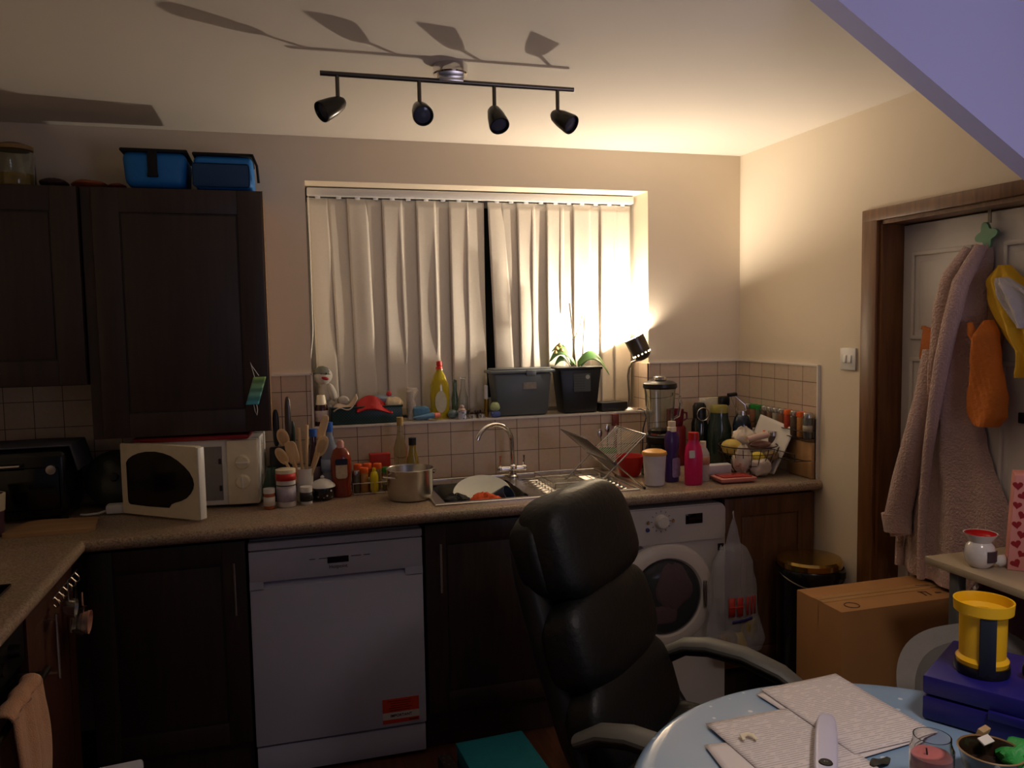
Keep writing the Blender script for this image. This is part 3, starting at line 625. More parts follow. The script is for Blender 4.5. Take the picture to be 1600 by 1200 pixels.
amber_m = mat('amber_syrup', (128, 46, 22), .15, var=.15, coat=.4)
dglass_m = mat('dark_glass', (24, 34, 34), .08, var=.2, coat=.6)
gglass_m = mat('green_tinted_glass', (120, 150, 128), .05, trans=.85)
pglass_m = mat('frosty_plastic', (170, 184, 214), .2, trans=.6, var=.05)
Z = .911
# ------------------------------------------------------------------ left group
bottle('pill_bottle', 'small amber pill bottle with a white cap next to the microwave', 'bottle', (.072, -.36, Z), [(.0185, 0), (.0195, .002), (.0195, .055), (.017, .06)], mat('amber_plastic', (170, 90, 52), .3, var=.1), [(.021, .058), (.021, .075)], white_m, [(.0195, .012), (.0195, .045)])
t = thing('drinking_glass', 'small green tinted glass vessel behind the pill bottle', 'glass', (.082, -.22, Z))
b = B(); b.lathe(hollow([(.030, 0), (.038, .02), (.036, .05), (.024, .095), (.018, .13)])); obj('bowl', b, gglass_m, t)
t = bottle('drinks_tub', 'white cardboard drum with a red top band beside the wooden spoons', 'tub', (.133, -.332, Z), [(.034, 0), (.035, .003), (.035, .13)], mat('white_card', (206, 200, 196), .5, var=.04), [(.0365, .125), (.0365, .138), (.030, .140)], cream_m, [(.035, .098), (.035, .124)], mat('red_band', (196, 40, 34), .45))
b = B(); b.lathe([(.0358, .078), (.0358, .082)], seg=24); obj('stripe', b, mat('navy_ink', (34, 36, 60), .5), t, sol=.0008)
b = B(); b.lathe([(.0358, .02), (.0358, .07)], seg=24); obj('print', b, mat('lilac_print', (168, 160, 178), .5, var=.3, sc=90), t, sol=.0006)
t = thing('utensil_beaker', 'tall white beaker holding the wooden spoons', 'utensil holder', (.203, -.262, Z))
b = B(); b.lathe(hollow([(.027, 0), (.029, .03), (.033, .12), (.034, .125)])); obj('beaker', b, white_m, t)
def spoon(label, base, tip, w_, ln, square=False, rz=0):
    t = thing('wooden_spoon', label, 'spoon', base, 0, 'wooden spoons in the white beaker')
    d = Vector(tip)-Vector(base); L_ = d.length; dn = d.normalized()
    b = B(); b.cyl((0, 0, 0), dn*(L_-ln*.8), .0052, .0058, seg=10); obj('handle', b, spoon_m, t)
    q = dn.to_track_quat('Z', 'Y').to_matrix(); side = Vector((.97, -.25, 0)); side = (side - dn*side.dot(dn)).normalized(); nn = dn.cross(side)
    M = Matrix((side, nn, dn)).transposed()
    b = B(); b.ell(dn*(L_-ln/2), (w_/2, .0045, ln/2), 20, M=M, e=.55 if square else .95); h = obj('spoon_head', b, spoon_m, t)
    if not square: b = B(); b.ell(dn*(L_-ln/2) - nn*.0032*(1 if nn.y > 0 else -1), (w_*.36, .0022, ln*.36), 16, M=M); obj('hollow', b, wood('pale_wood_shade', (190, 154, 110), (204, 170, 126), .6), h)
    return t
BK = (.203, -.262)
spoon('wooden spoon leaning lowest to the left, over the white drum', (BK[0]+.010, BK[1], Z+.004), (.105, -.30, 1.125), .042, .075)
spoon('wooden spoon with the highest round head on the left of the beaker', (BK[0]+.004, BK[1]+.008, Z+.004), (.118, -.25, 1.19), .046, .07)
spoon('wooden spoon just right of the highest left spoon, flat square head', (BK[0]-.002, BK[1]-.010, Z+.004), (.150, -.285, 1.145), .046, .09, True)
spoon('wooden spatula pointing furthest right and highest from the beaker', (BK[0]-.008, BK[1]+.004, Z+.004), (.292, -.255, 1.235), .030, .10, True)
spoon('broad wooden spoon leaning right over the syrup bottle', (BK[0]-.012, BK[1]-.004, Z+.004), (.285, -.29, 1.16), .044, .085)
for k, (x, z, lb) in enumerate(((.190, 1.185, 'plain wooden stick standing upright left of centre in the beaker'), (.214, 1.195, 'plain wooden stick standing upright right of centre in the beaker'))):
    t = thing('wooden_stick', lb, 'utensil', (BK[0]+(x-.2)*.3, BK[1]+.012, Z+.004), 0, 'wooden sticks in the white beaker')
    b = B(); b.cyl((0, 0, 0), (x-BK[0], .006, z-Z), .005, .0065, seg=10); obj('handle', b, spoon_m, t)
bottle('condiment_jar', 'small black labelled jar with a white base in front of the beaker', 'jar', (.205, -.325, Z), [(.021, 0), (.022, .003), (.022, .05), (.019, .056)], white_m, [(.0225, .052), (.0225, .066)], white_m, [(.022, .012), (.022, .046)], mat('black_label', (30, 30, 32), .4, var=.4, sc=120))
t = thing('sugar_bowl', 'black floral sugar bowl with a domed white lid', 'bowl', (.268, -.265, Z))
b = B(); b.lathe([(0, 0), (.032, 0), (.045, .012), (.050, .032), (.046, .05), (0, .05)]); obj('bowl', b, spots_mat('floral_glaze', (22, 20, 24), (214, 196, 200), 60, .22, .25, .4), t)
b = B(); b.lathe([(.049, .05), (.047, .056), (.030, .072), (.010, .080), (0, .081)]); l_ = obj('lid', b, white_m, t)
b = B(); b.ell((0, 0, .086), (.008, .008, .007), 14); obj('knob', b, white_m, l_)
bottle('wine_bottle', 'dark plum bottle with a blue cap behind the beaker', 'bottle', (.243, -.13, Z), [(.030, 0), (.033, .004), (.033, .15), (.014, .20), (.013, .235)], mat('plum_glass', (52, 20, 34), .1, coat=.5), [(.0155, .228), (.0155, .258)], mat('blue_cap', (30, 84, 170), .4), [(.033, .04), (.033, .11)], mat('plum_label', (120, 96, 100), .6))
bottle('water_bottle', 'clear bluish plastic bottle with a blue cap beside the syrup', 'bottle', (.305, -.155, Z), [(.030, 0), (.034, .005), (.031, .03), (.034, .05), (.031, .09), (.034, .14), (.030, .19), (.013, .235), (.013, .25)], pglass_m, [(.0155, .247), (.0155, .285)], mat('blue_cap', (30, 84, 170), .4), [(.034, .09), (.034, .14)], mat('pale_blue_label', (160, 176, 214), .5))
t = bottle('syrup_bottle', 'amber squeezy sauce bottle with a pink cap right of the spoons', 'bottle', (.342, -.24, Z), [(.036, 0), (.039, .004), (.036, .02), (.033, .05), (.040, .10), (.040, .15), (.028, .185), (.014, .195)], amber_m, [(.014, .192), (.014, .212), (.0085, .222)], mat('pink_cap', (206, 150, 136), .5), None, sy=.62)
b = B(); b.prism(rr(-.022, .022, .075, .14, .012), -.0262, -.0240, 'y'); obj('label', b, mat('beige_label', (196, 176, 150), .5, var=.35, sc=70), t)
b = B(); b.prism(rr(-.024, .024, .128, .152, .006), -.0266, -.0236, 'y'); obj('label_band', b, mat('navy_ink', (34, 36, 60), .5), t)
# knife block
t = thing('knife_block', 'dark knife block against the tiles behind the wooden spoons', 'knife block', (.125, -.09, Z))
b = B(); b.box((0, 0, .095), (.10, .10, .185), rx=-.12, bev=.006); obj('block', b, black_m, t)
for x, y, h, m, lb in ((.025, -.04, .20, darksteel_m, 'tall rounded steel knife handle at the back of the knife block'), (-.022, -.03, .15, black_m, 'black knife handle at the left of the knife block'), (.038, 0, .10, mat('green_black', (24, 42, 34), .4), 'dark green knife handle at the right of the knife block')):
    k = thing('knife', lb, 'knife', (.125+x, -.105+y*.3, Z+.192), 0, 'knives in the knife block')
    b = B(); b.ell((0, 0, h/2), (.013, .009, h/2), 16, e=.7); obj('handle', b, m, k)
    b = B(); b.box((0, 0, -.0), (.010, .002, .004)); obj('blade', b, steel_m, k)
# spice caddy
t = thing('wire_caddy', 'low wire caddy crowded with small jars left of the steel pot', 'caddy', (.462, -.195, Z))
b = B()
for z in (.004, .045):
    b.tube([(-.075, -.045, z), (.075, -.045, z), (.075, .045, z), (-.075, .045, z)], .0018, 6, closed=True)
for x in (-.05, 0, .05): b.tube([(x, -.045, .004), (x, .045, .004)], .0016, 6)
for x, y in ((-.075, -.045), (.075, -.045), (.075, .045), (-.075, .045), (0, -.045)): b.cyl((x, y, .004), (x, y, .045), .0018, seg=6)
obj('frame', b, steel_m, t)
CJ = [(-.05, .020, .085, orange_m, (150, 110, 60), 'orange lidded spice jar at the back left of the caddy'), (-.012, .022, .085, orange_m, (120, 60, 30), 'orange lidded spice jar at the back centre of the caddy'), (.028, .024, .082, orange_m, (140, 120, 80), 'orange lidded spice jar at the back right of the caddy'),
      (.058, -.012, .070, green_m, (96, 84, 60), 'green lidded spice jar at the right end of the caddy'), (-.030, -.018, .075, orange_m, (170, 120, 60), 'lower orange lidded spice jar in the middle of the caddy'), (-.062, -.022, .068, steel_m, (84, 76, 60), 'silver lidded spice jar at the front left of the caddy')]
def spice(label, loc, h, lidm, c, grp, r=.018):
    t = thing('spice_jar', label, 'spice jar', loc, 0, grp)
    b = B(); b.lathe([(0, 0), (r*.95, 0), (r, .003), (r, h*.78), (r*.85, h*.82), (0, h*.82)], seg=18); obj('jar', b, mat('spice_%d_%d_%d' % c, c, .15, var=.35, sc=120, coat=.5), t)
    b = B(); b.lathe([(0, h), (r*.95, h), (r*1.04, h-.003), (r*1.04, h*.80), (0, h*.80)], seg=18); obj('lid', b, lidm, t)
    if (c[0]+c[1]) % 3 == 0:
        b = B(); b.lathe([(r+.0006, h*.25), (r+.0006, h*.5)], seg=18); obj('label', b, mat('jar_label', (170, 160, 140), .6, var=.3, sc=90), t, sol=.0006)
for x, y, h, m, c, lb in CJ: spice(lb, (.462+x, -.195+y, Z+.006), h+.022, m, c, 'spice jars in the wire caddy', .0165)
bottle('lemon_juice_bottle', 'yellow plastic lemon juice bottle at the front of the wire caddy', 'bottle', (.470, -.226, Z+.006), [(.013, 0), (.016, .01), (.016, .035), (.017, .06), (.012, .078), (.006, .084)], mat('lemon_yellow', (226, 204, 30), .35, var=.05), [(.0075, .082), (.0065, .096)], mat('lemon_yellow', (226, 204, 30), .35, var=.05))
b = B(); b.box((0, 0, .065), (.085, .045, .13), bev=.002); one('tea_box', b, mat('red_carton', (176, 44, 32), .5, var=.3, sc=30), 'red carton standing against the tiles behind the spice jars', 'box', (.515, -.045, Z))
t = bottle('oil_bottle', 'tall clear glass bottle with a cork behind the steel pot', 'bottle', (.592, -.125, Z), [(.026, 0), (.028, .003), (.028, .16), (.013, .215), (.0115, .262)], mat('pale_oil_glass', (206, 200, 160), .04, trans=.9), [(.0125, .252), (.014, .287)], mat('cork', (168, 140, 84), .8))
bottle('oil_bottle', 'shorter olive oil bottle with a black cap behind the steel pot', 'bottle', (.628, -.215, Z), [(.024, 0), (.026, .003), (.026, .11), (.014, .165), (.013, .185)], mat('olive_oil', (184, 168, 70), .08, trans=.6, coat=.4), [(.0155, .183), (.0155, .212)], black_m)
# steel pot
t = thing('cooking_pot', 'stainless steel cooking pot without a lid left of the sink', 'pot', (.592, -.365, Z))
b = B(); b.lathe([(0, 0), (.078, 0), (.084, .004), (.0875, .03), (.089, .112), (.0915, .117), (.0895, .118), (.0865, .112), (.085, .03), (.078, .007), (0, .007)], seg=56); p_ = obj('body', b, steel_m, t)
for a in (math.radians(205), math.radians(25)):
    c, s_ = math.cos(a), math.sin(a); pts = []
    for k in range(9):
        w_ = -.032+.064*k/8; o_ = .088 + .030*math.sin(PI*k/8); pts.append((c*o_ - s_*w_, s_*o_ + c*w_, .092+.004*math.sin(PI*k/8)))
    b = B(); b.tube(pts, .004, 8); h = obj('handle', b, chrome_m, t)
b = B(); b.lathe([(0, .009), (.083, .009), (.083, .0095), (0, .0095)], seg=30); obj('contents', b, mat('brown_soup', (70, 54, 42), .2), t)

# ------------------------------------------------------------------ sink
t = thing('sink', 'stainless steel inset sink with a bowl and ridged drainer', 'sink', (1.06, -.305, .91))
x0, x1, y0, y1 = SX0-.012-1.06, SX1+.012-1.06, SY0-.012+.305, SY1+.012+.305
bx0, bx1, by0, by1 = .70-1.06, 1.03-1.06, -.50+.305, -.16+.305
b = B()
for a0, a1, c0, c1 in ((x0, bx0, y0, y1), (bx0, bx1, y0, by0), (bx0, bx1, by1, y1), (bx1, bx1+.05, y0, y1), (bx1+.05, x1, y0, y0+.03), (bx1+.05, x1, y1-.10, y1), (x1-.03, x1, y0+.03, y1-.10)):
    b.box(((a0+a1)/2, (c0+c1)/2, .002), (a1-a0, c1-c0, .004))
b.tube([(x0+.004, y0+.004, .005), (x1-.004, y0+.004, .005), (x1-.004, y1-.004, .005), (x0+.004, y1-.004, .005)], .0035, 6, closed=True)
rm = obj('rim', b, steel_m, t)
b = B()
def bowl(u, v):
    a = 2*PI*u; e = .28; cx, cy = (bx0+bx1)/2, (by0+by1)/2; rx_, ry_ = (bx1-bx0)/2+.006, (by1-by0)/2+.006
    k = 1-.10*v if v < .8 else .92*(1-(v-.8)/.2)
    X = math.copysign(abs(math.cos(a))**(2*e), math.cos(a)); Y = math.copysign(abs(math.sin(a))**(2*e), math.sin(a))
    z = .002-.15*min(1, v/.8)
    return Vector((cx+rx_*X*k, cy+ry_*Y*k, z))
b.grid(bowl, 48, 16, closed=True); obj('bowl', b, steel_m, t)
b = B()
dx0, dx1, dy0, dy1 = bx1+.05, x1-.03, y0+.03, y1-.10
def drain(u, v):
    y = dy0+(dy1-dy0)*v; r_ = .5+.5*math.cos(2*PI*((y-dy0)/(dy1-dy0))*9)
    ed = min(1, min(u, 1-u)*9); return Vector((dx0+(dx1-dx0)*u, y, -.006+.008*(1-r_)*ed + (.008*r_*(1-ed) if ed < 1 else 0)))
b.grid(drain, 24, 90); obj('drainer', b, steel_m, t)
t = thing('mixer_tap', 'chrome bridge mixer tap with a tall curved spout', 'tap', (1.078, -.105, .915))
b = B(); b.lathe([(0, 0), (.024, 0), (.024, .004), (.016, .01), (.015, .03), (0, .03)]); b.cyl((-.058, 0, .035), (.052, 0, .035), .0125, seg=20); b.ell((-.058, 0, .035), (.014, .0145, .0145), 16); b.ell((.052, 0, .035), (.014, .0145, .0145), 16); b.ell((0, 0, .038), (.02, .018, .018), 16); obj('body', b, chrome_m, t)
pts = [(0, 0, .04), (-.002, -.001, .10)]
for k in range(13):
    a = PI*k/12*.92; pts.append((-.004-.084*(1-math.cos(a)), -.003-.028*(1-math.cos(a)), .155+.078*math.sin(a)))
b = B(); b.tube(pts, .0105, 12); obj('spout', b, chrome_m, t)
for x in (-.056, .05):
    b = B(); b.cyl((x, 0, .045), (x, 0, .072), .004, seg=10); b.cyl((x, -.004, .070), (x, -.004, .092), .0035, .005, seg=10); obj('tap_lever', b, chrome_m, t)
# things in the sink
SB = .765
b = B(); b.lathe([(0, 0), (.03, 0), (.08, .016), (.118, .032), (.115, .035), (.078, .020), (0, .006)], seg=40, ax=(-.10, -.42, .90)); one('plate', b, mat('milky_white', (214, 220, 212), .35, var=.03), 'large white plate leaning in the back of the sink', 'plate', (.895, -.285, .868))
b = B(); b.ell((0, 0, 0), (.062, .035, .028), 28, noise=.10, sd=3); one('cloth', b, mat('orange_cloth', (232, 92, 30), .7, bump=.3, sc=20), 'bright orange cloth bunched in the sink', 'cloth', (.865, -.425, .892))
b = B(); b.ell((0, 0, 0), (.050, .045, .040), 24, noise=.11, sd=11); one('scourer', b, mat('black_cloth', (26, 28, 30), .7, bump=.4), 'black sponge in the sink left of the orange cloth', 'sponge', (.762, -.415, .886))
t = thing('mug', 'dark blue mug lying in the sink right of the orange cloth', 'mug', (.948, -.365, .882))
b = B(); b.lathe([(0, 0), (.032, 0), (.038, .01), (.038, .08), (.035, .08), (.034, .012), (0, .006)], ax=(.55, -.5, .45), c=(-.02, .015, -.02)); obj('cup', b, mat('navy_glaze', (48, 66, 92), .25), t)
b = B(); b.lathe([(0, 0), (.028, .002), (.045, .012), (.043, .014), (.027, .005), (0, .003)], ax=(.2, -.3, .9)); one('saucer', b, white_m, 'small white saucer at the right end of the sink bowl', 'saucer', (.985, -.42, .858))
# ------------------------------------------------------------------ folding dish rack
t = thing('dish_rack', 'folding steel wire dish rack standing open on the drainer', 'dish rack', (1.37, -.39, .914))
yf_, yk = -.14, .145
F1, F2, Hn, TB, TA = (-.098, .002), (.128, .002), (0, .108), (.135, .214), (-.119, .213)
def bar(b, a, c, y, r=.0032): b.cyl((a[0], y, a[1]), (c[0], y, c[1]), r, seg=8)
b = B()
for y in (yf_, yk): bar(b, F1, TB, y)
for P_ in (TB, F1): b.cyl((P_[0], yf_, P_[1]), (P_[0], yk, P_[1]), .0032, seg=8)
fb = obj('frame', b, steel_m, t)
b = B()
for y in (yf_+.006, yk-.006): bar(b, F2, TA, y)
for P_ in (TA, F2): b.cyl((P_[0], yf_, P_[1]), (P_[0], yk, P_[1]), .0032, seg=8)
obj('frame', b, steel_m, t)
b = B(); b.cyl((Hn[0], yf_-.004, Hn[1]), (Hn[0], yk+.004, Hn[1]), .003, seg=8); b.cyl((Hn[0], yf_-.006, Hn[1]), (Hn[0], yf_+.010, Hn[1]), .0075, seg=12); obj('hinge', b, darksteel_m, t)
nw = 16
b = B()
for k in range(1, nw):
    y = yf_+(yk-yf_)*k/nw; b.tube([(Hn[0], y, Hn[1]), (TB[0], y, TB[1])], .0015, 5)
obj('wire_panel', b, steel_m, t)
b = B()
for k in range(1, 40):
    y = yf_+(yk-yf_)*k/40; b.tube([(Hn[0], y, Hn[1]), (TA[0], y, TA[1])], .0013, 5)
obj('wire_panel', b, steel_m, t)
for P_ in (F1, F2):
    for y in (yf_, yk):
        b = B(); b.ell((P_[0], y, P_[1]+.0), (.006, .006, .006), 12); obj('rubber_foot', b, rubber_m, t)
t = thing('cutlery_tray', 'flat steel wire mesh tray lying on the drainer below the rack', 'wire tray', (1.235, -.33, .918))
b = B()
for k in range(16): x = -.085+.17*k/15; b.tube([(x, -.13, .002), (x, .13, .002)], .0011, 5)
for k in range(22): y = -.13+.26*k/21; b.tube([(-.085, y, .004), (.085, y, .004)], .0011, 5)
obj('mesh', b, darksteel_m, t)
b = B(); b.tube([(-.088, -.133, .004), (.088, -.133, .004), (.088, .133, .004), (-.088, .133, .004)], .0024, 6, closed=True)
b.tube([(-.088, -.133, .026), (.088, -.133, .026), (.088, .133, .026), (-.088, .133, .026)], .0024, 6, closed=True)
for x, y in ((-.088, -.133), (.088, -.133), (.088, .133), (-.088, .133)): b.cyl((x, y, .004), (x, y, .026), .002, seg=6)
obj('rim', b, steel_m, t)
# ------------------------------------------------------------------ right group
t = thing('cutlery_pot', 'white pot with a green rim holding cutlery behind the dish rack', 'pot', (1.530, -.085, Z))
b = B(); b.lathe(hollow([(.032, 0), (.036, .01), (.038, .08)])); obj('pot', b, mat('grey_pot', (150, 150, 144), .4), t)
b = B(); b.lathe([(.0385, .078), (.040, .095), (.038, .096), (.0365, .078)]); obj('rim', b, green_m, t)
for k, (dx, dy, h, m, lb) in enumerate(((-.018, 0, .17, steel_m, 'steel spoon standing leftmost in the cutlery pot'), (.0, .01, .19, steel_m, 'steel spoon standing in the middle of the cutlery pot'), (.018, -.005, .18, steel_m, 'steel spoon standing rightmost in the cutlery pot'))):
    s_ = thing('spoon', lb, 'spoon', (1.530+dx*.6, -.085+dy*.5, Z+.008), 0, 'cutlery in the pot behind the rack')
    b = B(); b.cyl((0, 0, 0), (dx*1.3, 0, h-.03), .002, .003, seg=8); b.ell((dx*1.5, 0, h-.012), (.012, .004, .02), 14); obj('spoon', b, m, s_)
t = thing('wooden_spatula', 'dark red wooden spatula standing against the tiles behind the rack', 'spatula', (1.595, -.022, Z))
b = B(); b.box((0, 0, .1), (.012, .010, .2), bev=.003); obj('handle', b, wood('red_wood', (104, 44, 28), (130, 60, 40), .5), t)
b = B(); b.box((0, 0, .215), (.034, .008, .055), bev=.003); obj('blade', b, wood('red_wood', (104, 44, 28), (130, 60, 40), .5), t)
b = B(); b.lathe(hollow([(.038, 0), (.045, .01), (.062, .085), (.064, .088)]), seg=36); one('bowl', b, red_m, 'deep red plastic bowl beside the blender base', 'bowl', (1.560, -.255, Z))
t = thing('blender', 'glass jug blender with a black base and silver lid knob', 'blender', (1.700, -.262, Z))
b = B(); b.lathe([(0, 0), (.082, 0), (.084, .01), (.080, .05), (.064, .11), (.056, .135), (0, .138)], seg=36); bs = obj('base', b, mat('gloss_black', (14, 14, 16), .2, var=.1), t)
b = B(); b.lathe([(0, .012), (.016, .010), (.018, 0), (0, 0)], c=(0, -.078, .05), ax=(0, -1, .25)); obj('dial', b, darksteel_m, bs)
b = B(); b.lathe([(0, .138), (.060, .138), (.062, .165), (.058, .17), (0, .17)], seg=36); obj('jug_collar', b, black_m, t)
b = B(); b.lathe([(.052, .17), (.055, .19), (.066, .36), (.0685, .375), (.066, .375), (.0625, .36), (.052, .192), (0, .175), (0, .17)], seg=36)
jg = obj('jug', b, glass_m, t)
b = B(); b.tube([(.062, 0, .345), (.092, 0, .34), (.100, 0, .30), (.088, 0, .25), (.056, 0, .235)], .007, 10); obj('handle', b, glass_m, jg)
b = B(); b.lathe([(0, .373), (.070, .373), (.074, .380), (.072, .395), (.055, .405), (0, .407)], seg=36); ld = obj('lid', b, black_m, t)
b = B(); b.lathe([(0, .405), (.024, .405), (.030, .412), (.028, .424), (.018, .428), (0, .429)]); obj('knob', b, chrome_m, ld)
b = B(); b.lathe([(0, .178), (.046, .182), (.05, .195), (.03, .2), (0, .205)]); obj('blade_unit', b, mat('green_black', (40, 62, 48), .4), t)
t = thing('storage_tub', 'white tub with a honey coloured domed lid on the worktop edge', 'tub', (1.572, -.468, Z))
b = B(); b.lathe([(0, 0), (.037, 0), (.040, .003), (.047, .125), (0, .125)], seg=36); obj('body', b, mat('tub_white', (206, 202, 206), .4), t)
b = B(); b.lathe([(.0495, .124), (.051, .130), (.048, .138), (.034, .144), (0, .146)], seg=36); obj('lid', b, mat('honey_lid', (222, 164, 84), .4, var=.08), t)
t = bottle('detergent_bottle', 'purple bottle with a cream cap left of the pink bottle', 'bottle', (1.672, -.425, Z), [(.030, 0), (.033, .005), (.033, .06), (.026, .10), (.034, .155), (.034, .185), (.020, .212)], mat('purple_plastic', (64, 40, 100), .3, var=.1), [(.019, .208), (.019, .225), (.016, .228), (.016, .250)], cream_m, rz=.3, sy=.75)
b = B(); b.prism(rr(-.022, .022, .02, .10, .01), -.0262, -.0240, 'y'); obj('label', b, mat('lilac_label', (150, 130, 170), .5, var=.5, sc=50), t)
t = bottle('detergent_bottle', 'bright pink bottle with a red cap standing at the worktop edge', 'bottle', (1.724, -.512, Z), [(.034, 0), (.037, .005), (.038, .12), (.032, .155), (.022, .175), (.021, .185)], mat('pink_plastic', (214, 30, 96), .35, var=.05), [(.0225, .183), (.0215, .212)], red_m, rz=-.1, sy=.72)
b = B(); b.prism(rr(-.030, -.006, .112, .142, .003), -.0296, -.0270, 'y'); obj('label', b, label_m, t)
t = bottle('spray_bottle', 'small white patterned bottle just right of the pink bottle', 'bottle', (1.795, -.462, Z), [(.024, 0), (.026, .004), (.026, .115), (.016, .135), (.012, .14)], mat('pale_label_plastic', (190, 180, 170), .4, var=.3, sc=60), [(.013, .138), (.013, .165)], cream_m, [(.026, .07), (.026, .105)], mat('peach_label', (200, 140, 110), .5, var=.3))
t = thing('food_tray', 'pink and red plastic food tray near the worktop edge', 'tray', (1.905, -.515, Z), -.05)
b = B(); b.box((0, 0, .012), (.15, .095, .020), bev=.008, taper=1.12); obj('tray', b, mat('pink_tray', (206, 132, 122), .35, var=.1), t)
b = B(); b.box((0, 0, .0245), (.13, .078, .005), bev=.002); obj('film', b, mat('red_film', (170, 60, 52), .2, var=.4, sc=25), t)
b = B(); b.box((0, 0, .03), (.125, .035, .055), bev=.006, rx=.1); one('tissue_packet', b, mat('white_pack', (206, 204, 208), .4, var=.06), 'white packet standing behind the pink tray', 'packet', (1.880, -.425, Z+.001))
# dark bottles against the wall
bottle('canister', 'red canister against the tiles behind the blender handle', 'canister', (1.872, -.075, Z), [(.045, 0), (.047, .004), (.047, .17), (.042, .18)], mat('dark_red_tin', (120, 26, 30), .35, var=.1), None)
t = thing('mug', 'small dark red mug standing on the red canister', 'mug', (1.872, -.075, Z+.181))
b = B(); b.lathe(hollow([(.030, 0), (.036, .01), (.038, .075)])); obj('cup', b, mat('wine_glaze', (110, 30, 44), .25, coat=.3), t)
b = B(); b.tube([(.036, 0, .06), (.056, 0, .056), (.058, 0, .03), (.036, 0, .02)], .005, 8); obj('handle', b, mat('wine_glaze', (110, 30, 44), .25, coat=.3), t)
t = bottle('flask', 'black bottle with a round steel clasp next to the green glass jar', 'bottle', (1.975, -.11, Z), [(.036, 0), (.038, .004), (.038, .19), (.03, .215)], dglass_m, [(.03, .213), (.031, .27), (.022, .285)], black_m)
b = B(); b.tube([(.03*math.cos(2*PI*k/16), -.034, .235+.03*math.sin(2*PI*k/16)) for k in range(16)], .002, 6, closed=True); obj('clasp_ring', b, steel_m, t)
t = bottle('storage_jar', 'large dark green glass jar with a yellowish lid near the corner', 'jar', (2.045, -.165, Z), [(.046, 0), (.052, .01), (.055, .06), (.055, .17), (.042, .215), (.040, .245)], mat('deep_green_glass', (66, 84, 76), .08, trans=.5, coat=.3), [(.041, .243), (.042, .262), (.036, .276)], mat('olive_lid', (150, 140, 70), .3, var=.2))
t = bottle('flask', 'dark blue bottle with a wire carrying handle beside the green jar', 'bottle', (2.118, -.235, Z), [(.034, 0), (.038, .004), (.040, .19), (.032, .225), (.024, .235)], mat('midnight_plastic', (28, 40, 56), .2, coat=.4), [(.024, .233), (.022, .255)], steel_m, [(.039, .09), (.0395, .15)], mat('blue_print', (60, 84, 110), .5, var=.6, sc=80))
b = B(); b.tube([(.024, 0, .245), (.022, .01, .28), (-.03, .02, .325)], .0022, 6); b.tube([(-.024, 0, .245), (-.03, .01, .28), (-.045, .02, .322)], .0022, 6); obj('wire_handle', b, steel_m, t)
b = B(); b.cyl((-.058, .02, .325), (-.016, .02, .328), .009, seg=14); obj('grip', b, black_m, t)
bottle('flask', 'slim silver bottle standing in the room corner', 'bottle', (2.165, -.145, Z), [(.022, 0), (.024, .004), (.024, .18), (.017, .21), (.014, .225)], steel_m, [(.015, .223), (.015, .238)], chrome_m)
# spice rack on the side wall
t = thing('spice_rack', 'two-tier wire spice rack on the tiled side wall', 'spice rack', (XR-.009, -.34, 1.0))
b = B()
for z, xa, xb in ((.078, -.002, -.048), (-.012, -.052, -.098)):
    for x in (xa, xb): b.tube([(x, -.25, z), (x, .25, z)], .0022, 6)
    for k in range(13): y = -.25+.5*k/12; b.tube([(xa, y, z), (xb, y, z)], .0016, 5)
    b.tube([(xb, -.25, z+.03), (xb, .25, z+.03)], .002, 6)
    for y in (-.25, .25): b.cyl((xb, y, z), (xb, y, z+.03), .002, seg=6)
for y in (-.25, .25): b.tube([(-.002, y, .16), (-.002, y, -.014), (-.052, y, -.012)], .0025, 6)
obj('frame', b, darksteel_m, t)
ords = ['first', 'second', 'third', 'fourth', 'fifth', 'sixth', 'seventh', 'eighth', 'ninth', 'tenth', 'eleventh']
upj = [(.205, steel_m, 's', (120, 84, 60)), (.163, green_m, 'g', (150, 104, 76)), (.117, green_m, 'g', (74, 84, 62)), (.073, steel_m, 's', (90, 72, 56)), (.030, steel_m, 's', (112, 84, 60)), (-.014, steel_m, 's', (150, 140, 120)), (-.057, steel_m, 's', (130, 84, 50)), (-.10, orange_m, 'o', (170, 56, 28)), (-.144, steel_m, 's', (84, 70, 60)), (-.19, orange_m, 'o', (176, 120, 60)), (-.233, steel_m, 's', (96, 96, 92))]
cn_ = {'s': 'silver', 'g': 'green', 'o': 'orange'}
for k, (y, m, c, cc) in enumerate(upj):
    spice('%s spice jar from the room corner on the upper rack tier, %s lid' % (ords[k], cn_[c]), (XR-.009-.025, -.34+y, 1.0805), .105, m, cc, 'spice jars on the wall rack', .0185 if k < 10 else .019)
loj = [(.215, 's', (70, 52, 44)), (.17, 's', (84, 60, 46)), (.125, 's', (60, 66, 52)), (.08, 's', (92, 60, 40)), (.035, 'o', (150, 60, 30)), (-.012, 'o', (160, 100, 50)), (-.06, 's', (80, 70, 60))]
lm = {'s': steel_m, 'g': green_m, 'o': orange_m}
for k, (y, c, cc) in enumerate(loj):
    spice('%s spice jar from the room corner on the lower rack tier, %s lid' % (ords[k], cn_[c]), (XR-.009-.075, -.34+y, .9905), .10, lm[c], cc, 'spice jars on the wall rack', .0185)
b = B(); b.box((0, 0, .075), (.016, .16, .15), bev=.003); one('chopping_board', b, board_m, 'wooden chopping board leaning on the side wall at the worktop end', 'chopping board', (XR-.022, -.515, Z+.001))
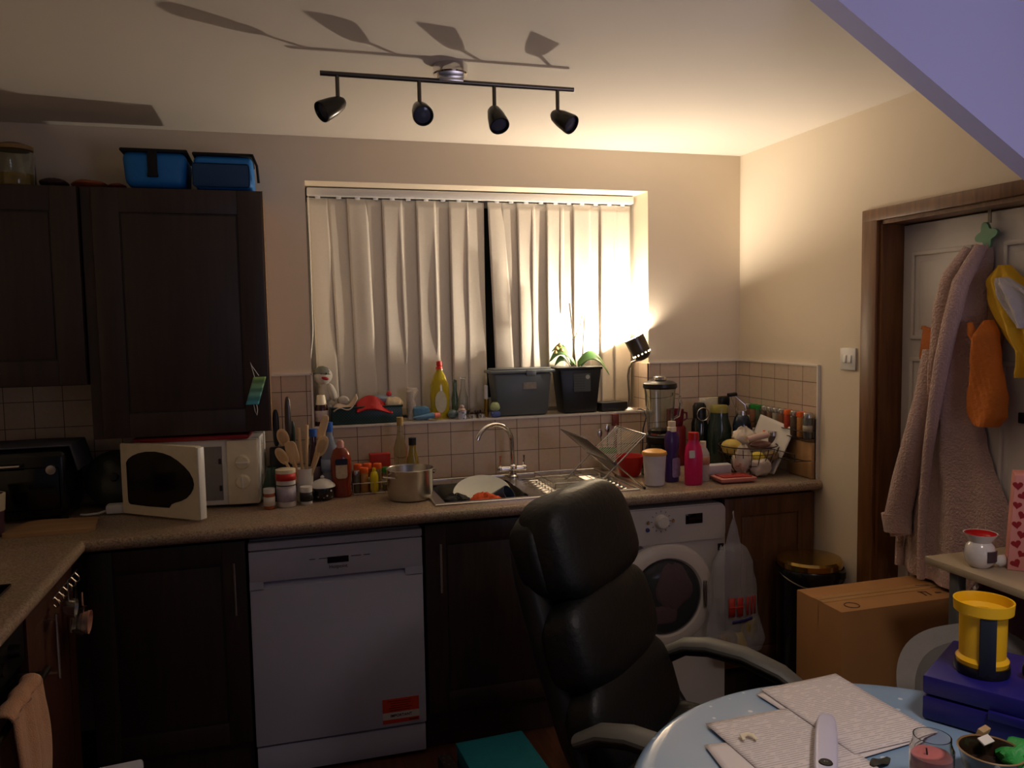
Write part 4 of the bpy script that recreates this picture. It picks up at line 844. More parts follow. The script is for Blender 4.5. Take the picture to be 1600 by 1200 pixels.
# fruit basket
t = thing('fruit_basket', 'wire fruit basket piled with fruit and plastic bags', 'basket', (2.045, -.40, Z))
wire_m = mat('brown_wire', (74, 52, 40), .4, .6)
b = B()
for z, r in ((.006, .065), (.05, .10), (.10, .122), (.128, .122)):
    b.tube([(r*math.cos(2*PI*k/36), r*math.sin(2*PI*k/36), z) for k in range(36)], .0026 if z > .12 else .0017, 6, closed=True)
for k in range(22):
    a = 2*PI*k/22; b.tube([(r*math.cos(a), r*math.sin(a), z) for r, z in ((.02, .004), (.065, .006), (.10, .05), (.122, .10), (.128, .122))], .0016, 5)
obj('basket', b, wire_m, t)
def blob(name, label, cat, loc, r, m, noise=.04, sd=1, e=1.0, **k):
    b = B(); b.ell((0, 0, 0), r, 26, noise=noise, sd=sd, e=e); return one(name, b, m, label, cat, loc, **k)
bagw = mat('clear_bag_white', (216, 202, 186), .25, var=.12, sc=30, bump=.6, bsc=40, alpha=.92, coat=.3)
blob('melon', 'yellow melon half showing at the left rim of the fruit basket', 'fruit', (1.975, -.385, 1.030), (.045, .04, .034), mat('melon_skin', (196, 172, 84), .5, bump=.2), .02, 2)
blob('plastic_bag', 'crumpled pale plastic bag in the left of the fruit basket', 'bag', (1.985, -.455, .985), (.040, .035, .055), bagw, .10, 3)
blob('plastic_bag', 'white plastic bag bulging at the front of the fruit basket', 'bag', (2.055, -.475, .955), (.050, .036, .036), bagw, .09, 5)
blob('lemon', 'bright yellow lemon at the front of the fruit basket', 'fruit', (2.052, -.462, .996), (.030, .026, .020), mat('lemon_skin', (222, 200, 70), .45, bump=.2), .02, 6)
blob('potato', 'brown potato at the right front of the fruit basket', 'vegetable', (2.118, -.46, .995), (.036, .032, .020), mat('potato_skin', (136, 110, 78), .7, bump=.3), .05, 7)
blob('potato', 'purplish sweet potato on top at the right of the fruit basket', 'vegetable', (2.10, -.41, 1.036), (.046, .03, .018), mat('sweet_potato_skin', (140, 104, 96), .7, bump=.3), .05, 8)
blob('plastic_bag', 'large clear plastic bag rising at the back of the fruit basket', 'bag', (2.062, -.345, 1.055), (.052, .045, .052), bagw, .10, 9)
t = thing('paper_roll', 'rolled pink and white packet with a dark open end on the basket', 'packet', (2.085, -.425, 1.075))
b = B(); b.cyl((-.05, .01, -.012), (.035, -.01, .008), .013, .015, seg=20); obj('roll', b, mat('pinkish_paper', (206, 176, 164), .5, var=.15), t)
b = B(); b.cyl((.0352, -.01, .008), (.0365, -.0103, .0083), .010, seg=16); obj('open_end', b, black_m, t)
b = B(); b.grid(lambda u, v: Vector((.055*math.sin(u*1.4)+.045*(1-v)*-(1)+.055*(v), -.17*u, .01+.235*v*(1-.22*u) + .0)), 14, 14)
one('paper_sheet', b, mat('white_paper', (214, 208, 200), .6, var=.04), 'large curved white sheet standing behind the fruit basket', 'paper', (2.105, -.32, Z), sol=.002)
# ================================================================== window sill (z = 1.161)
ZS = SILL+.0015
bottle('sauce_bottle', 'brown sauce bottle with a white cap at the left end of the sill', 'bottle', (.287, .035, ZS), [(.026, 0), (.028, .004), (.028, .075), (.024, .088)], mat('brown_bottle', (60, 26, 22), .25, coat=.3), [(.023, .086), (.018, .118), (.016, .128)], cream_m, [(.0282, .018), (.0282, .064)], mat('sauce_label', (190, 172, 166), .5, var=.2, sc=50))
t = thing('plush_toy', 'white plush toy with a grey hat and red mouth leaning in the window corner', 'soft toy', (.335, .085, ZS))
plush_m = mat('white_plush', (200, 192, 180), .95, bump=.6, sc=60, bsc=500, sheen=.3)
b = B(); b.ell((-.035, 0, .205), (.040, .034, .036), 24); b.ell((-.025, -.004, .135), (.030, .026, .045), 20); obj('body', b, plush_m, t)
b = B(); b.ell((.0, -.022, .135), (.018, .016, .042), 16, M=Matrix.Rotation(-.35, 3, 'Y')); obj('arm', b, plush_m, t)
b = B(); b.ell((-.012, -.01, .045), (.022, .022, .045), 16); obj('leg', b, plush_m, t)
b = B(); b.ell((.045, -.02, .098), (.026, .02, .02), 16); obj('foot', b, plush_m, t)
b = B(); b.lathe([(0, .036), (.020, .030), (.036, .012), (.041, -.004), (.039, -.006), (.034, .010), (0, .030)], c=(-.037, .004, .212), ax=(.12, .25, 1)); obj('hat', b, mat('grey_felt', (96, 96, 88), .9, bump=.3), t)
b = B(); b.ell((-.028, -.031, .196), (.016, .007, .007), 14, M=Matrix.Rotation(.3, 3, 'Y')); obj('mouth', b, mat('red_felt', (150, 24, 28), .8), t)
b = B(); b.ell((-.043, -.031, .218), (.004, .003, .005), 10); obj('eye', b, black_m, t)
b = B(); b.ell((-.022, -.033, .216), (.004, .003, .005), 10); obj('eye', b, black_m, t)
# basket
t = thing('basket', 'dark green woven plastic basket on the window sill', 'basket', (.475, .055, ZS))
bk_m, nt, p = nodes('woven_green'); N, L = nt.nodes, nt.links
tc = N.new('ShaderNodeTexCoord'); ck = N.new('ShaderNodeTexChecker'); ck.inputs['Scale'].default_value = 160; ck.inputs[1].default_value = (*lin((14, 40, 38)), 1); ck.inputs[2].default_value = (*lin((34, 70, 66)), 1)
L.new(tc.outputs['Object'], ck.inputs[0]); L.new(ck.outputs[0], p.inputs['Base Color']); p.inputs['Roughness'].default_value = .4
b = B()
for c, d in (((0, -.042, .036), (.295, .004, .068)), ((0, .042, .036), (.295, .004, .068)), ((-.146, 0, .036), (.004, .086, .068)), ((.146, 0, .036), (.004, .086, .068)), ((0, 0, .003), (.292, .084, .004))): b.box(c, d, bev=.001)
obj('body', b, bk_m, t)
b = B(); b.tube([(-.150, -.046, .071), (.150, -.046, .071), (.150, .046, .071), (-.150, .046, .071)], .004, 8, closed=True); obj('rim', b, mat('green_rim', (18, 52, 50), .35), t)
b = B(); b.grid(lambda u, v: Vector(((u-.5)*.15, -.055+.05*v*1.0+.006*math.sin(u*8), .036+.055*math.sin(PI*min(1, .12+u*.95))*(.35+.65*v) + .02*v)), 20, 10); one('cap', b, mat('red_satin', (176, 22, 26), .4, bump=.2, sc=12), 'red cloth cap hanging over the basket on the sill', 'cap', (.505, .045, ZS+.006), sol=.004)
b = B(); b.grid(lambda u, v: Vector(((u-.5)*.10, -.05+.05*v, .045+.045*u*u+.012*math.sin(u*7)+.015*v)), 20, 8); one('cloth', b, mat('cream_cloth', (206, 186, 168), .8, bump=.2), 'cream cloth draped over the left of the sill basket', 'cloth', (.385, .052, ZS+.012), sol=.004)
b = B(); b.ell((0, 0, 0), (.06, .03, .026), 20, noise=.07, sd=2, e=.6); one('packet', b, mat('blue_grey_pack', (124, 140, 158), .4, var=.5, sc=40), 'blue and silver packet at the back of the sill basket', 'packet', (.540, .072, ZS+.088))
b = B(); b.ell((0, 0, 0), (.038, .03, .022), 20, noise=.08, sd=4, e=.7); one('packet', b, mat('cream_pack', (206, 188, 156), .4, var=.5, sc=50), 'cream packet at the right end of the sill basket', 'packet', (.590, .045, ZS+.082))
b = B(); b.ell((0, 0, 0), (.012, .010, .014), 14); one('toy_ball', b, mat('red_pink', (196, 60, 66), .4), 'tiny red and pink ball on top of the sill basket', 'ball', (.575, .065, ZS+.118))
# tissue bundle, toothpaste
b = B(); b.lathe([(0, 0), (.018, .002), (.020, .05), (.017, .09), (.028, .125), (.022, .14), (0, .13)], seg=18)
for v in b.bm.verts: v.co.x += .006*math.sin(v.co.z*60+v.co.y*80)
one('tissue_bundle', b, mat('tissue_white', (206, 196, 184), .8, var=.25, sc=60, bump=.4), 'scrunched white tissue packet standing right of the sill basket', 'tissues', (.672, .07, ZS))
b = B(); b.ell((0, 0, 0), (.036, .018, .030), 20, noise=.07, sd=5, e=.7); one('packet', b, mat('blue_white_pack', (90, 140, 176), .35, var=.6, sc=30), 'blue and white wipes packet between the tissues and soap bottle', 'packet', (.712, .045, ZS+.031))
t = thing('toothpaste_tube', 'blue and pink toothpaste tube lying on the sill edge', 'tube', (.712, .0, ZS+.018), .15)
b = B(); b.grid(lambda u, v: Vector((-.05+.095*u, .014*math.cos(2*PI*v)*(.25+.75*u)*1.0, (.002+.013*u)*math.sin(2*PI*v)*1.0+.004*u)), 12, 16); bmesh.ops.remove_doubles(b.bm, verts=b.bm.verts, dist=1e-5); obj('tube', b, mat('toothpaste_blue', (96, 140, 176), .35, var=.5, sc=25), t)
b = B(); b.lathe([(0, .028), (.011, .028), (.012, .004), (.009, 0), (0, 0)], c=(.046, 0, .004), ax=(1, 0, 0), seg=16); obj('cap', b, mat('coral_cap', (214, 120, 104), .4), t)
# dish soap bottle
t = thing('dish_soap_bottle', 'clear bottle of yellow dish soap with a red cap on the sill', 'bottle', (.800, .075, ZS))
pr_ = [(.036, 0), (.041, .004), (.041, .05), (.044, .10), (.040, .15), (.026, .19), (.014, .21), (.013, .22)]
b = B(); b.lathe([(0, 0)]+pr_+[(0, .22)], sy=.5, seg=32); obj('bottle', b, mat('yellow_liquid', (216, 196, 40), .1, trans=.45, coat=.5, var=.05), t)
b = B(); b.lathe([(0, .218), (.016, .218), (.014, .228), (.009, .232), (.013, .236), (.012, .252), (0, .256)], seg=20); obj('cap', b, mat('cap_red', (206, 48, 30), .4), t)
b = B(); b.prism([(.026*math.cos(2*PI*k/28), .075+.048*math.sin(2*PI*k/28)) for k in range(28)], -.0232, -.0206, 'y'); obj('label', b, mat('soap_label', (196, 192, 160), .4, var=.25, sc=60), t)
t = thing('glass_bottle', 'small clear glass bottles pressed together behind the pebble ornament', 'bottle', (.898, .088, ZS))
b = B(); b.lathe([(0, 0), (.020, 0), (.021, .09), (.010, .13), (.010, .17), (.013, .172), (.013, .178), (0, .178)], c=(.010, 0, 0), seg=20); obj('tall_bottle', b, glass_m, t)
b = B(); b.lathe([(0, 0), (.014, 0), (.016, .08), (.009, .12), (.010, .165), (0, .17)], c=(-.028, .0, 0), seg=18); obj('slim_bottle', b, gglass_m, t)
b = B(); b.ell((0, 0, .02), (.024, .022, .020), 18); one('soap_dish', b, mat('teal_glass', (96, 120, 124), .15, coat=.5), 'small grey-blue glass dish between the soap and clear bottles', 'dish', (.850, .045, ZS))
t = thing('egg_cup', 'tiny blue and white pot topped with a pink pebble', 'ornament', (.884, .012, ZS))
b = B(); b.lathe([(0, 0), (.018, 0), (.020, .006), (.017, .018), (.021, .036), (.018, .036), (0, .03)], seg=24); obj('pot', b, spots_mat('blue_white_glaze', (196, 196, 206), (70, 96, 150), 90, .3, .3), t)
b = B(); b.ell((0, 0, .040), (.017, .016, .010), 16, noise=.05); b.ell((0, 0, .054), (.010, .010, .009), 14); obj('pebbles', b, mat('pebble_pink', (196, 170, 156), .6, var=.2), t)
for x, lb in ((.932, 'left tealight in a metal cup below the tall glass bottle'), (.972, 'right tealight in a metal cup next to the gold tube')):
    t = thing('tealight', lb, 'candle', (x, .016, ZS), 0, 'tealights on the sill')
    b = B(); b.lathe(hollow([(.0185, 0), (.019, .016)])); obj('cup', b, steel_m, t)
    b = B(); b.lathe([(0, .003), (.0165, .003), (.0165, .012), (0, .013)]); obj('wax', b, cream_m, t)
b = B()
for k in range(9): b.ell((.012*math.cos(k*2.4)*(1+.15*k)*.8, .010*math.sin(k*2.4), .010+.007*(k % 3)), (.009, .009, .009), 10)
one('beads', b, mat('brown_beads', (70, 44, 40), .25, coat=.4), 'small heap of dark brown beads behind the tealights', 'beads', (.955, .060, ZS), kind='stuff')
bottle('lip_gloss', 'slim gold tube with a tall white cap beside the grey storage box', 'tube', (1.004, .05, ZS), [(.009, 0), (.010, .003), (.010, .08)], mat('gold', (176, 136, 60), .25, .9), [(.0085, .079), (.0085, .138), (.006, .141)], white_m)
b = B(); b.ell((0, 0, .014), (.022, .018, .014), 16, e=.6); one('sponge', b, mat('blue_sponge', (84, 100, 160), .8, bump=.4), 'blue sponge block on the sill edge under the pale green soap', 'sponge', (1.038, -.004+.022, ZS))
b = B(); b.ell((0, 0, .018), (.022, .016, .020), 16, noise=.04, e=.8); one('soap', b, mat('green_soap', (176, 190, 140), .5), 'pale green soap piece sitting on the blue sponge', 'soap', (1.036, .018, ZS+.028))
# storage box
t = thing('storage_box', 'grey plastic storage box with a lid and paper label on the sill', 'box', (1.166, .068, ZS))
gb = mat('grey_box', (86, 94, 98), .4, var=.05); gl = mat('grey_lid', (112, 118, 120), .4, var=.05)
b = B(); b.box((0, 0, .097), (.272, .118, .192), taper=1.0, bev=.012)
for v in b.bm.verts: k = .84+.16*v.co.z/.19; v.co.x *= k; v.co.y *= .9+.1*v.co.z/.19
obj('body', b, gb, t)
b = B(); b.box((0, 0, .198), (.300, .130, .014), bev=.005); b.box((0, 0, .208), (.272, .10, .010), bev=.004); ld = obj('lid', b, gl, t)
b = B(); b.box((.035, -.066, .192), (.045, .008, .026), bev=.003); obj('clip', b, gl, ld)
b = B(); b.box((.030, -.0597, .135), (.062, .002, .030)); obj('label', b, mat('box_label', (150, 144, 132), .6, var=.3, sc=90), t)
# orchid
t = thing('orchid_pot', 'black square plant pot with a grey care label on the sill', 'plant pot', (1.438, .062, ZS))
b = B(); b.box((0, 0, .103), (.205, .118, .205), bev=.010)
for v in b.bm.verts: k = .78+.22*v.co.z/.205; v.co.x *= k; v.co.y *= .86+.14*v.co.z/.205
obj('pot', b, mat('pot_black', (26, 29, 30), .4), t)
b = B(); b.box((0, 0, .2045), (.212, .122, .012), bev=.003); obj('rim', b, mat('pot_black', (26, 29, 30), .4), t)
b = B(); b.box((.005, -.0605, .140), (.082, .002, .082)); lb_ = obj('label', b, lines_mat('care_label', (74, 80, 80), (44, 48, 48), 90, .55, 2), t, 'grey square label with a round white sticker')
b = B(); b.cyl((.032, -.0610, .165), (.032, -.0622, .165), .010, seg=20); obj('sticker', b, mat('pale_sticker', (176, 180, 172), .5), lb_)
t = thing('orchid', 'green orchid with thin bare stems growing in the black pot', 'plant', (1.438, .062, ZS+.212))
leaf_m = mat('orchid_leaf', (84, 128, 64), .4, var=.25, sc=12, coat=.2)
def leaf(dx, dy, h, L_, w_, a0, droop):
    def fn(u, v):
        r = L_*u; z = .004 + h*math.sin(min(1, u*1.1)*PI*.6) - droop*u*u
        ww = w_*math.sin(PI*min(1, .12+.88*u))**.6*(1-.35*u) if u < 1 else .001
        s_ = (v-.5)*ww; x = r*math.cos(a0) - s_*math.sin(a0); y = (r*math.sin(a0) + s_*math.cos(a0))*.45
        return Vector((dx+x, dy+y, z + abs(s_)*.25 + s_*math.cos(a0)*.75))
    b = B(); b.grid(fn, 14, 6); obj('leaf', b, leaf_m, t, sol=.002)
leaf(-.01, -.02, .095, .13, .066, PI*1.03, .07); leaf(-.02, 0, .10, .10, .05, PI*.9, .03); leaf(.0, -.02, .080, .155, .062, -.06, .125); leaf(.02, 0, .06, .11, .045, .3, .05); leaf(-.04, -.02, .05, .08, .04, PI*1.1, .045)
b = B(); b.tube([(-.004, 0, 0), (-.012, 0, .12), (-.030, 0, .29)], .0032, 6); obj('support_stick', b, mat('dark_stick', (80, 66, 44), .6), t)
b = B(); b.tube([(.028, 0, 0), (.036, 0, .12), (.043, 0,   .235)], .0028, 6); obj('support_stick', b, mat('dark_stick', (80, 66, 44), .6), t)
b = B(); b.tube([(-.015, 0, .0), (-.01, 0, .06), (-.006, 0, .13), (.010, 0, .17), (.022, 0, .19), (.03, 0, .235)], .0022, 6); b.tube([(-.055, 0, .09), (-.02, 0, .12), (.006, 0, .15), (.03, 0, .155)], .0014, 6); b.tube([(.022, 0, .19), (.012, 0, .215)], .0012, 5); obj('flower_stem', b, mat('stem_brown', (104, 84, 52), .6), t)
for x, z in ((-.10, .085), (-.085, .10), (-.075, .075), (-.105, .065)):
    b = B(); b.ell((x, -.02, z), (.010, .006, .010), 10, noise=.15); obj('withered_flower', b, mat('withered_petal', (206, 176, 110), .7), t)
b = B(); b.box((0, 0, .022), (.135, .07, .040), rx=0, bev=.003); one('charger_box', b, mat('matt_black', (24, 24, 26), .5), 'low black box on the sill between the pot and lamp', 'box', (1.604, .045, ZS), .10)

# ================================================================== things hanging on the door
XD = DX-.008
t = thing('door_hook', 'green flower shaped over-door hook on the white door', 'hook', (XD, -1.33, 1.83))
b = B(); b.box((-.002, 0, .09), (.003, .012, .10)); b.tube([(-.004, 0, .03), (-.004, 0, -.05), (-.02, 0, -.075), (-.045, 0, -.065), (-.05, 0, -.045)], .003, 6); obj('strap', b, darksteel_m, t)
P = []
for k in range(48): a = 2*PI*k/48; r = .034*(1+.28*math.cos(4*a+.8)); P.append((r*math.cos(a), r*math.sin(a)))
b = B(); b.prism(P, -.016, -.006, 'x'); obj('flower', b, mat('sage_green', (104, 150, 116), .45), t)
fur = mat('pink_fleece', (196, 164, 152), .95, var=.10, sc=14, bump=1.0, bsc=130, sheen=.4)
def interp(tab, z):
    for (z0, v0), (z1, v1) in zip(tab, tab[1:]):
        if z <= z0 and z >= z1: return v0+(v1-v0)*(z0-z)/(z0-z1)
    return tab[0][1] if z > tab[0][0] else tab[-1][1]
LT = [(1.80, -1.285), (1.775, -1.235), (1.63, -1.185), (1.44, -1.160), (1.34, -1.105), (1.15, -1.050), (.96, -1.025), (.76, -1.0), (.66, -.995)]
RT = [(1.80, -1.34), (1.775, -1.347), (1.66, -1.345), (1.48, -1.322), (1.29, -1.315), (1.145, -1.345), (.99, -1.42), (.84, -1.46), (.66, -1.47)]
rdn = random.Random(5)
def sheet(lt, rt_, z0, z1, x0, depth, folds, nu=44, nv=70):
    def fn(u, v):
        z = z0+(z1-z0)*v; yl, yr = interp(lt, z), interp(rt_, z)
        a = 2*PI*u; c = (1-math.cos(a))/2 if u <= .5 else (1+math.cos(a-PI))/2
        s_ = u*2 if u <= .5 else 2-u*2          # there and back: front then rear
        y = yl+(yr-yl)*s_
        bulge = math.sin(PI*s_)**.5
        front = depth*(.25+.75*min(1, v*5+.25))*bulge + .012*math.sin(s_*folds+3*v)*bulge*min(1, .3+v*2)
        return Vector((x0 - (front if u <= .5 else .002*bulge) + .0015*math.sin(z*90+s_*40), y+.003*math.sin(z*31), z))
    b = B(); b.grid(fn, nu*2, nv, closed=True); return b
t = thing('bathrobe', 'pale pink fleece dressing gown hanging on the white door', 'dressing gown', (0, 0, 0))
b = sheet(LT, RT, 1.80, .665, XD-.001, .080, 19); obj('body', b, fur, t)
b = B(); b.tube([(XD-.045, -1.30, 1.79), (XD-.075, -1.255, 1.70), (XD-.082, -1.232, 1.60), (XD-.085, -1.225, 1.50), (XD-.085, -1.20, 1.42)], [.022, .030, .032, .030, .018], 12); obj('sleeve', b, fur, t)
b = B(); b.tube([(XD-.07, -1.165, 1.46), (XD-.09, -1.175, 1.32), (XD-.10, -1.145, 1.16), (XD-.105, -1.105, 1.0), (XD-.105, -1.07, .86), (XD-.10, -1.085, .80)], [.022, .034, .040, .044, .044, .036], 14); sl = obj('sleeve', b, fur, t)
b = B(); b.tube([(XD-.105, -1.068, .875), (XD-.105, -1.075, .81)], [.052, .046], 14); obj('cuff', b, fur, sl)
b = B(); b.tube([(XD-.04, -1.335, 1.795), (XD-.09, -1.31, 1.68), (XD-.10, -1.285, 1.56), (XD-.105, -1.255, 1.42), (XD-.11, -1.235, 1.28), (XD-.11, -1.21, 1.12), (XD-.11, -1.195, .95), (XD-.105, -1.185, .80), (XD-.10, -1.18, .67)], [.020, .027, .027, .025, .021, .017, .015, .014, .013], 12); obj('lapel', b, fur, t)
b = B(); b.tube([(XD-.045, -1.13, 1.36), (XD-.05, -1.085, 1.24), (XD-.05, -1.05, 1.08), (XD-.05, -1.03, .90), (XD-.05, -1.02, .72), (XD-.05, -1.018, .668)], [.010, .014, .014, .013, .013, .012], 10); obj('hem_edge', b, fur, t)
b = B(); b.tube([(XD-.085, -1.20, 1.445), (XD-.10, -1.24, 1.44), (XD-.10, -1.27, 1.452)], .006, 8); b.tube([(XD-.09, -1.185, 1.43), (XD-.10, -1.18, 1.33), (XD-.10, -1.19, 1.24), (XD-.10, -1.205, 1.32), (XD-.095, -1.20, 1.42)], .011, 8); obj('belt', b, fur, t)
# orange and yellow cloth bags
ocl = mat('orange_fabric', (196, 108, 30), .8, var=.12, bump=.3, sc=18); ycl = mat('yellow_fabric', (222, 176, 40), .75, var=.08, bump=.2, sc=14)
b = B(); b.box((0, 0, 0), (.014, .075, .115), rx=.15, bev=.005); b.box((0, -.004, .05), (.018, .079, .012), rx=.30, bev=.003)
one('fabric_pouch', b, mat('rust_fabric', (176, 96, 36), .8, bump=.3), 'rust orange pouch peeking out left of the dressing gown', 'pouch', (XD-.012, -1.105, 1.475))
LM = [(1.56, -1.375), (1.52, -1.350), (1.47, -1.345), (1.40, -1.335), (1.32, -1.318), (1.26, -1.322), (1.225, -1.35)]
RM = [(1.56, -1.395), (1.52, -1.42), (1.47, -1.43), (1.40, -1.435), (1.32, -1.458), (1.26, -1.462), (1.225, -1.43)]
t = thing('oven_glove', 'orange fabric glove hanging right of the dressing gown', 'glove', (0, 0, 0))
b = sheet(LM, RM, 1.56, 1.225, XD-.045, .055, 5, 20, 30); obj('body', b, ocl, t)
b = B(); b.tube([(XD-.075, -1.372, 1.49), (XD-.085, -1.352, 1.52), (XD-.085, -1.345, 1.552)], [.018, .014, .008], 10); obj('thumb', b, ocl, t)
b = B(); b.tube([(XD-.052, -1.345, 1.47), (XD-.052, -1.334, 1.40), (XD-.052, -1.318, 1.32), (XD-.05, -1.321, 1.27)], .004, 6); obj('seam', b, mat('dark_red_seam', (96, 34, 26), .8), t)
t = thing('shopping_bag', 'yellow fabric bag with a grey flap at the right edge of the door', 'bag', (0, 0, 0))
LY = [(1.73, -1.385), (1.69, -1.35), (1.60, -1.355), (1.52, -1.41), (1.46, -1.465), (1.38, -1.455)]
RY = [(1.73, -1.42), (1.69, -1.47), (1.60, -1.56), (1.52, -1.58), (1.46, -1.59), (1.38, -1.58)]
b = sheet(LY, RY, 1.73, 1.385, XD-.012, .05, 17, 30, 30); obj('body', b, ycl, t)
LG = [(1.69, -1.415), (1.63, -1.425), (1.60, -1.44), (1.54, -1.49)]; RG = [(1.69, -1.46), (1.63, -1.56), (1.60, -1.58), (1.54, -1.59)]
b = sheet(LG, RG, 1.69, 1.535, XD-.058, .026, 14, 20, 16); obj('flap', b, mat('grey_white_fabric', (190, 184, 186), .8, bump=.2), t)
LC = [(1.68, -1.35), (1.5, -1.322), (1.31, -1.285)]; RC = [(1.68, -1.385), (1.5, -1.40), (1.31, -1.37)]
b = sheet(LC, RC, 1.67, 1.31, XD-.002, .012, 3, 16, 20); one('paper_bag', b, mat('kraft_brown', (150, 110, 76), .7, var=.08), 'flat tan bag hanging between the dressing gown and orange glove', 'bag')

# ================================================================== carrier bag on the cabinet
t = thing('carrier_bag', 'translucent plastic carrier bag with red and blue print hanging by the washing machine', 'bag', (1.812, -.675, 0))
cb = mat('carrier_plastic', (206, 206, 210), .25, var=.15, sc=18, bump=.8, bsc=30, alpha=.34, coat=.4)
prof = [(.004, .80), (.018, .76), (.030, .70), (.055, .68), (.085, .62), (.098, .54), (.102, .46), (.112, .38), (.118, .31), (.100, .265), (.05, .235), (0, .23)]
b = B()
def cbf(u, v):
    k = v*(len(prof)-1); i = min(int(k), len(prof)-2); f_ = k-i; r = prof[i][0]*(1-f_)+prof[i+1][0]*f_; z = prof[i][1]*(1-f_)+prof[i+1][1]*f_
    a = 2*PI*u; w_ = 1+.07*math.sin(5*a+z*14)+.05*math.sin(9*a-z*22)
    return Vector((r*w_*math.cos(a)+.02*math.sin(z*7)*v, r*w_*.42*math.sin(a)+.004, z))
b.grid(cbf, 44, 44, closed=True); obj('bag', b, cb, t)
b = B(); b.tube([(-.002, 0, .80), (.0, .01, .822), (.008, .02, .822)], .003, 6); obj('handle_loop', b, cb, t)
def cbp(x, z): return -.42*math.sqrt(max(.0004, .106**2-x*x))-.006
b = B()
for x0 in (-.050, -.016, .026, .045, .062):
    w_ = .026 if x0 < 0 else .010
    b.grid(lambda u, v, x0=x0, w_=w_: Vector((x0+w_*u, cbp(x0+w_*u, 0), .50-.075*v)), 3, 2)
b.grid(lambda u, v: Vector((-.050+.062*u, cbp(-.050+.062*u, 0)-.0006, .465-.008*v)), 6, 1)
obj('red_print', b, mat('print_red', (190, 56, 44), .5), t, 'red block letter print', sol=.0008)
b = B(); b.grid(lambda u, v: Vector((-.035+.09*u, cbp(-.035+.09*u, 0), .408-.012*v+.008*u)), 8, 1); obj('blue_print', b, mat('print_blue', (50, 40, 110), .5), t, 'dark blue line of print', sol=.0008)
for k, (x, z, r, m, lb) in enumerate(((.01, .30, .035, mat('waste_yellow', (190, 160, 40), .6), 'yellow item showing low inside the carrier bag'), (.055, .36, .032, mat('waste_olive', (150, 130, 60), .6), 'olive yellow item at the right inside the carrier bag'), (-.035, .31, .04, mat('waste_beige', (140, 120, 100), .7), 'beige item at the left inside the carrier bag'))):
    b = B(); b.ell((0, 0, 0), (r, .022, r*1.2), 18, noise=.08, sd=k, e=.8); one('wrapper', b, m, lb, 'rubbish', (1.812+x, -.692, z))
# ================================================================== kitchen bin
t = thing('waste_bin', 'round black pedal bin with a golden lid beside the cardboard box', 'bin', (2.118, -.728, 0))
b = B(); b.lathe([(0, 0), (.118, 0), (.122, .02), (.126, .55), (.130, .575), (0, .575)], seg=44); obj('body', b, mat('bin_black', (18, 18, 20), .25, coat=.3), t)
b = B(); b.lathe([(.131, .575), (.132, .592), (.128, .600), (.125, .596), (.12, .58)], seg=44); obj('rim', b, mat('bin_black', (18, 18, 20), .25, coat=.3), t)
b = B(); b.lathe([(.124, .598), (.125, .622), (.118, .632), (.08, .637), (0, .639)], seg=44); obj('lid', b, mat('gold_metal', (196, 160, 84), .14, .95, var=.1), t)
b = B(); b.tube([(.129*math.cos(a), .129*math.sin(a), .585-.05*math.sin((a-PI*.95)/(PI*1.0)*PI)) for a in [PI*.95+PI*k/20 for k in range(21)]], .003, 6); obj('carry_handle', b, darksteel_m, t)
b = B(); b.box((.060, -.118, .585), (.03, .02, .03), rz=.4, bev=.005); obj('latch', b, black_m, t)
b = B(); b.box((0, -.135, .02), (.07, .05, .014), bev=.004); obj('pedal', b, darksteel_m, t)
# ================================================================== cardboard box
card = mat('cardboard', (172, 122, 72), .8, var=.06, sc=14)
t = thing('cardboard_box', 'large closed cardboard box standing in front of the door', 'box', (2.065, -1.205, 0))
b = B(); b.box((0, 0, .325), (.53, .23, .65), bev=.003); obj('box', b, card, t)
b = B(); b.box((0, .0, .6512), (.52, .003, .0012)); obj('flap_seam', b, mat('card_seam', (110, 76, 44), .8), t)
b = B(); b.box((0.0, .0, .6508), (.53, .05, .0012)); obj('tape', b, mat('tape_brown', (184, 138, 86), .35), t)
ik = mat('card_ink', (70, 44, 28), .8)
b = B()
for x, y, w_, h_ in ((.10, -.06, .004, .035), (.118, -.062, .004, .035), (.109, -.043, .030, .004), (.155, -.065, .020, .006), (.185, -.02, .030, .003), (.20, -.06, .004, .02), (.16, .01, .05, .0025)): b.box((x, y, .6518), (w_, h_, .0008), rz=-.2)
b.lathe([(.022, .6512), (.0245, .6512), (.0245, .6522), (.022, .6522), (.022, .6512)], c=(-.195, -.075, 0), seg=24)
obj('printed_marks', b, ik, t)
b = B(); b.box((-.262, 0, .60), (.006, .002, .08)); obj('edge_tape', b, mat('tape_brown', (184, 138, 86), .35), t)
# ================================================================== small side shelf with things
sh_m = mat('shelf_top', (170, 152, 126), .5, var=.06)
t = thing('side_table', 'pale side table with grey legs at the right edge of the photo', 'side table', (2.05, -1.94, 0))
b = B(); b.box((.0, 0, .888), (.375, .71, .022), bev=.003); obj('top', b, sh_m, t)
b = B(); b.box((.02, .265, .655), (.32, .16, .018), bev=.003); obj('lower_shelf', b, sh_m, t)
for x, y in ((-.163, .262), (.165, .30), (-.163, -.33), (.165, -.33)):
    b = B(); b.box((x, y, .438), (.03, .03, .876), bev=.004); obj('leg', b, mat('leg_grey', (84, 82, 80), .45), t)
t = thing('oil_burner', 'white ceramic oil burner with a red dish on the side table', 'oil burner', (1.925, -1.712, .8995))
b = B(); b.lathe([(0, 0), (.022, 0), (.034, .012), (.039, .034), (.034, .058), (.026, .068), (.040, .088), (.042, .092), (.038, .091), (.022, .074), (0, .072)], seg=40); bb = obj('pot', b, mat('white_glaze', (220, 212, 206), .15, coat=.4), t)
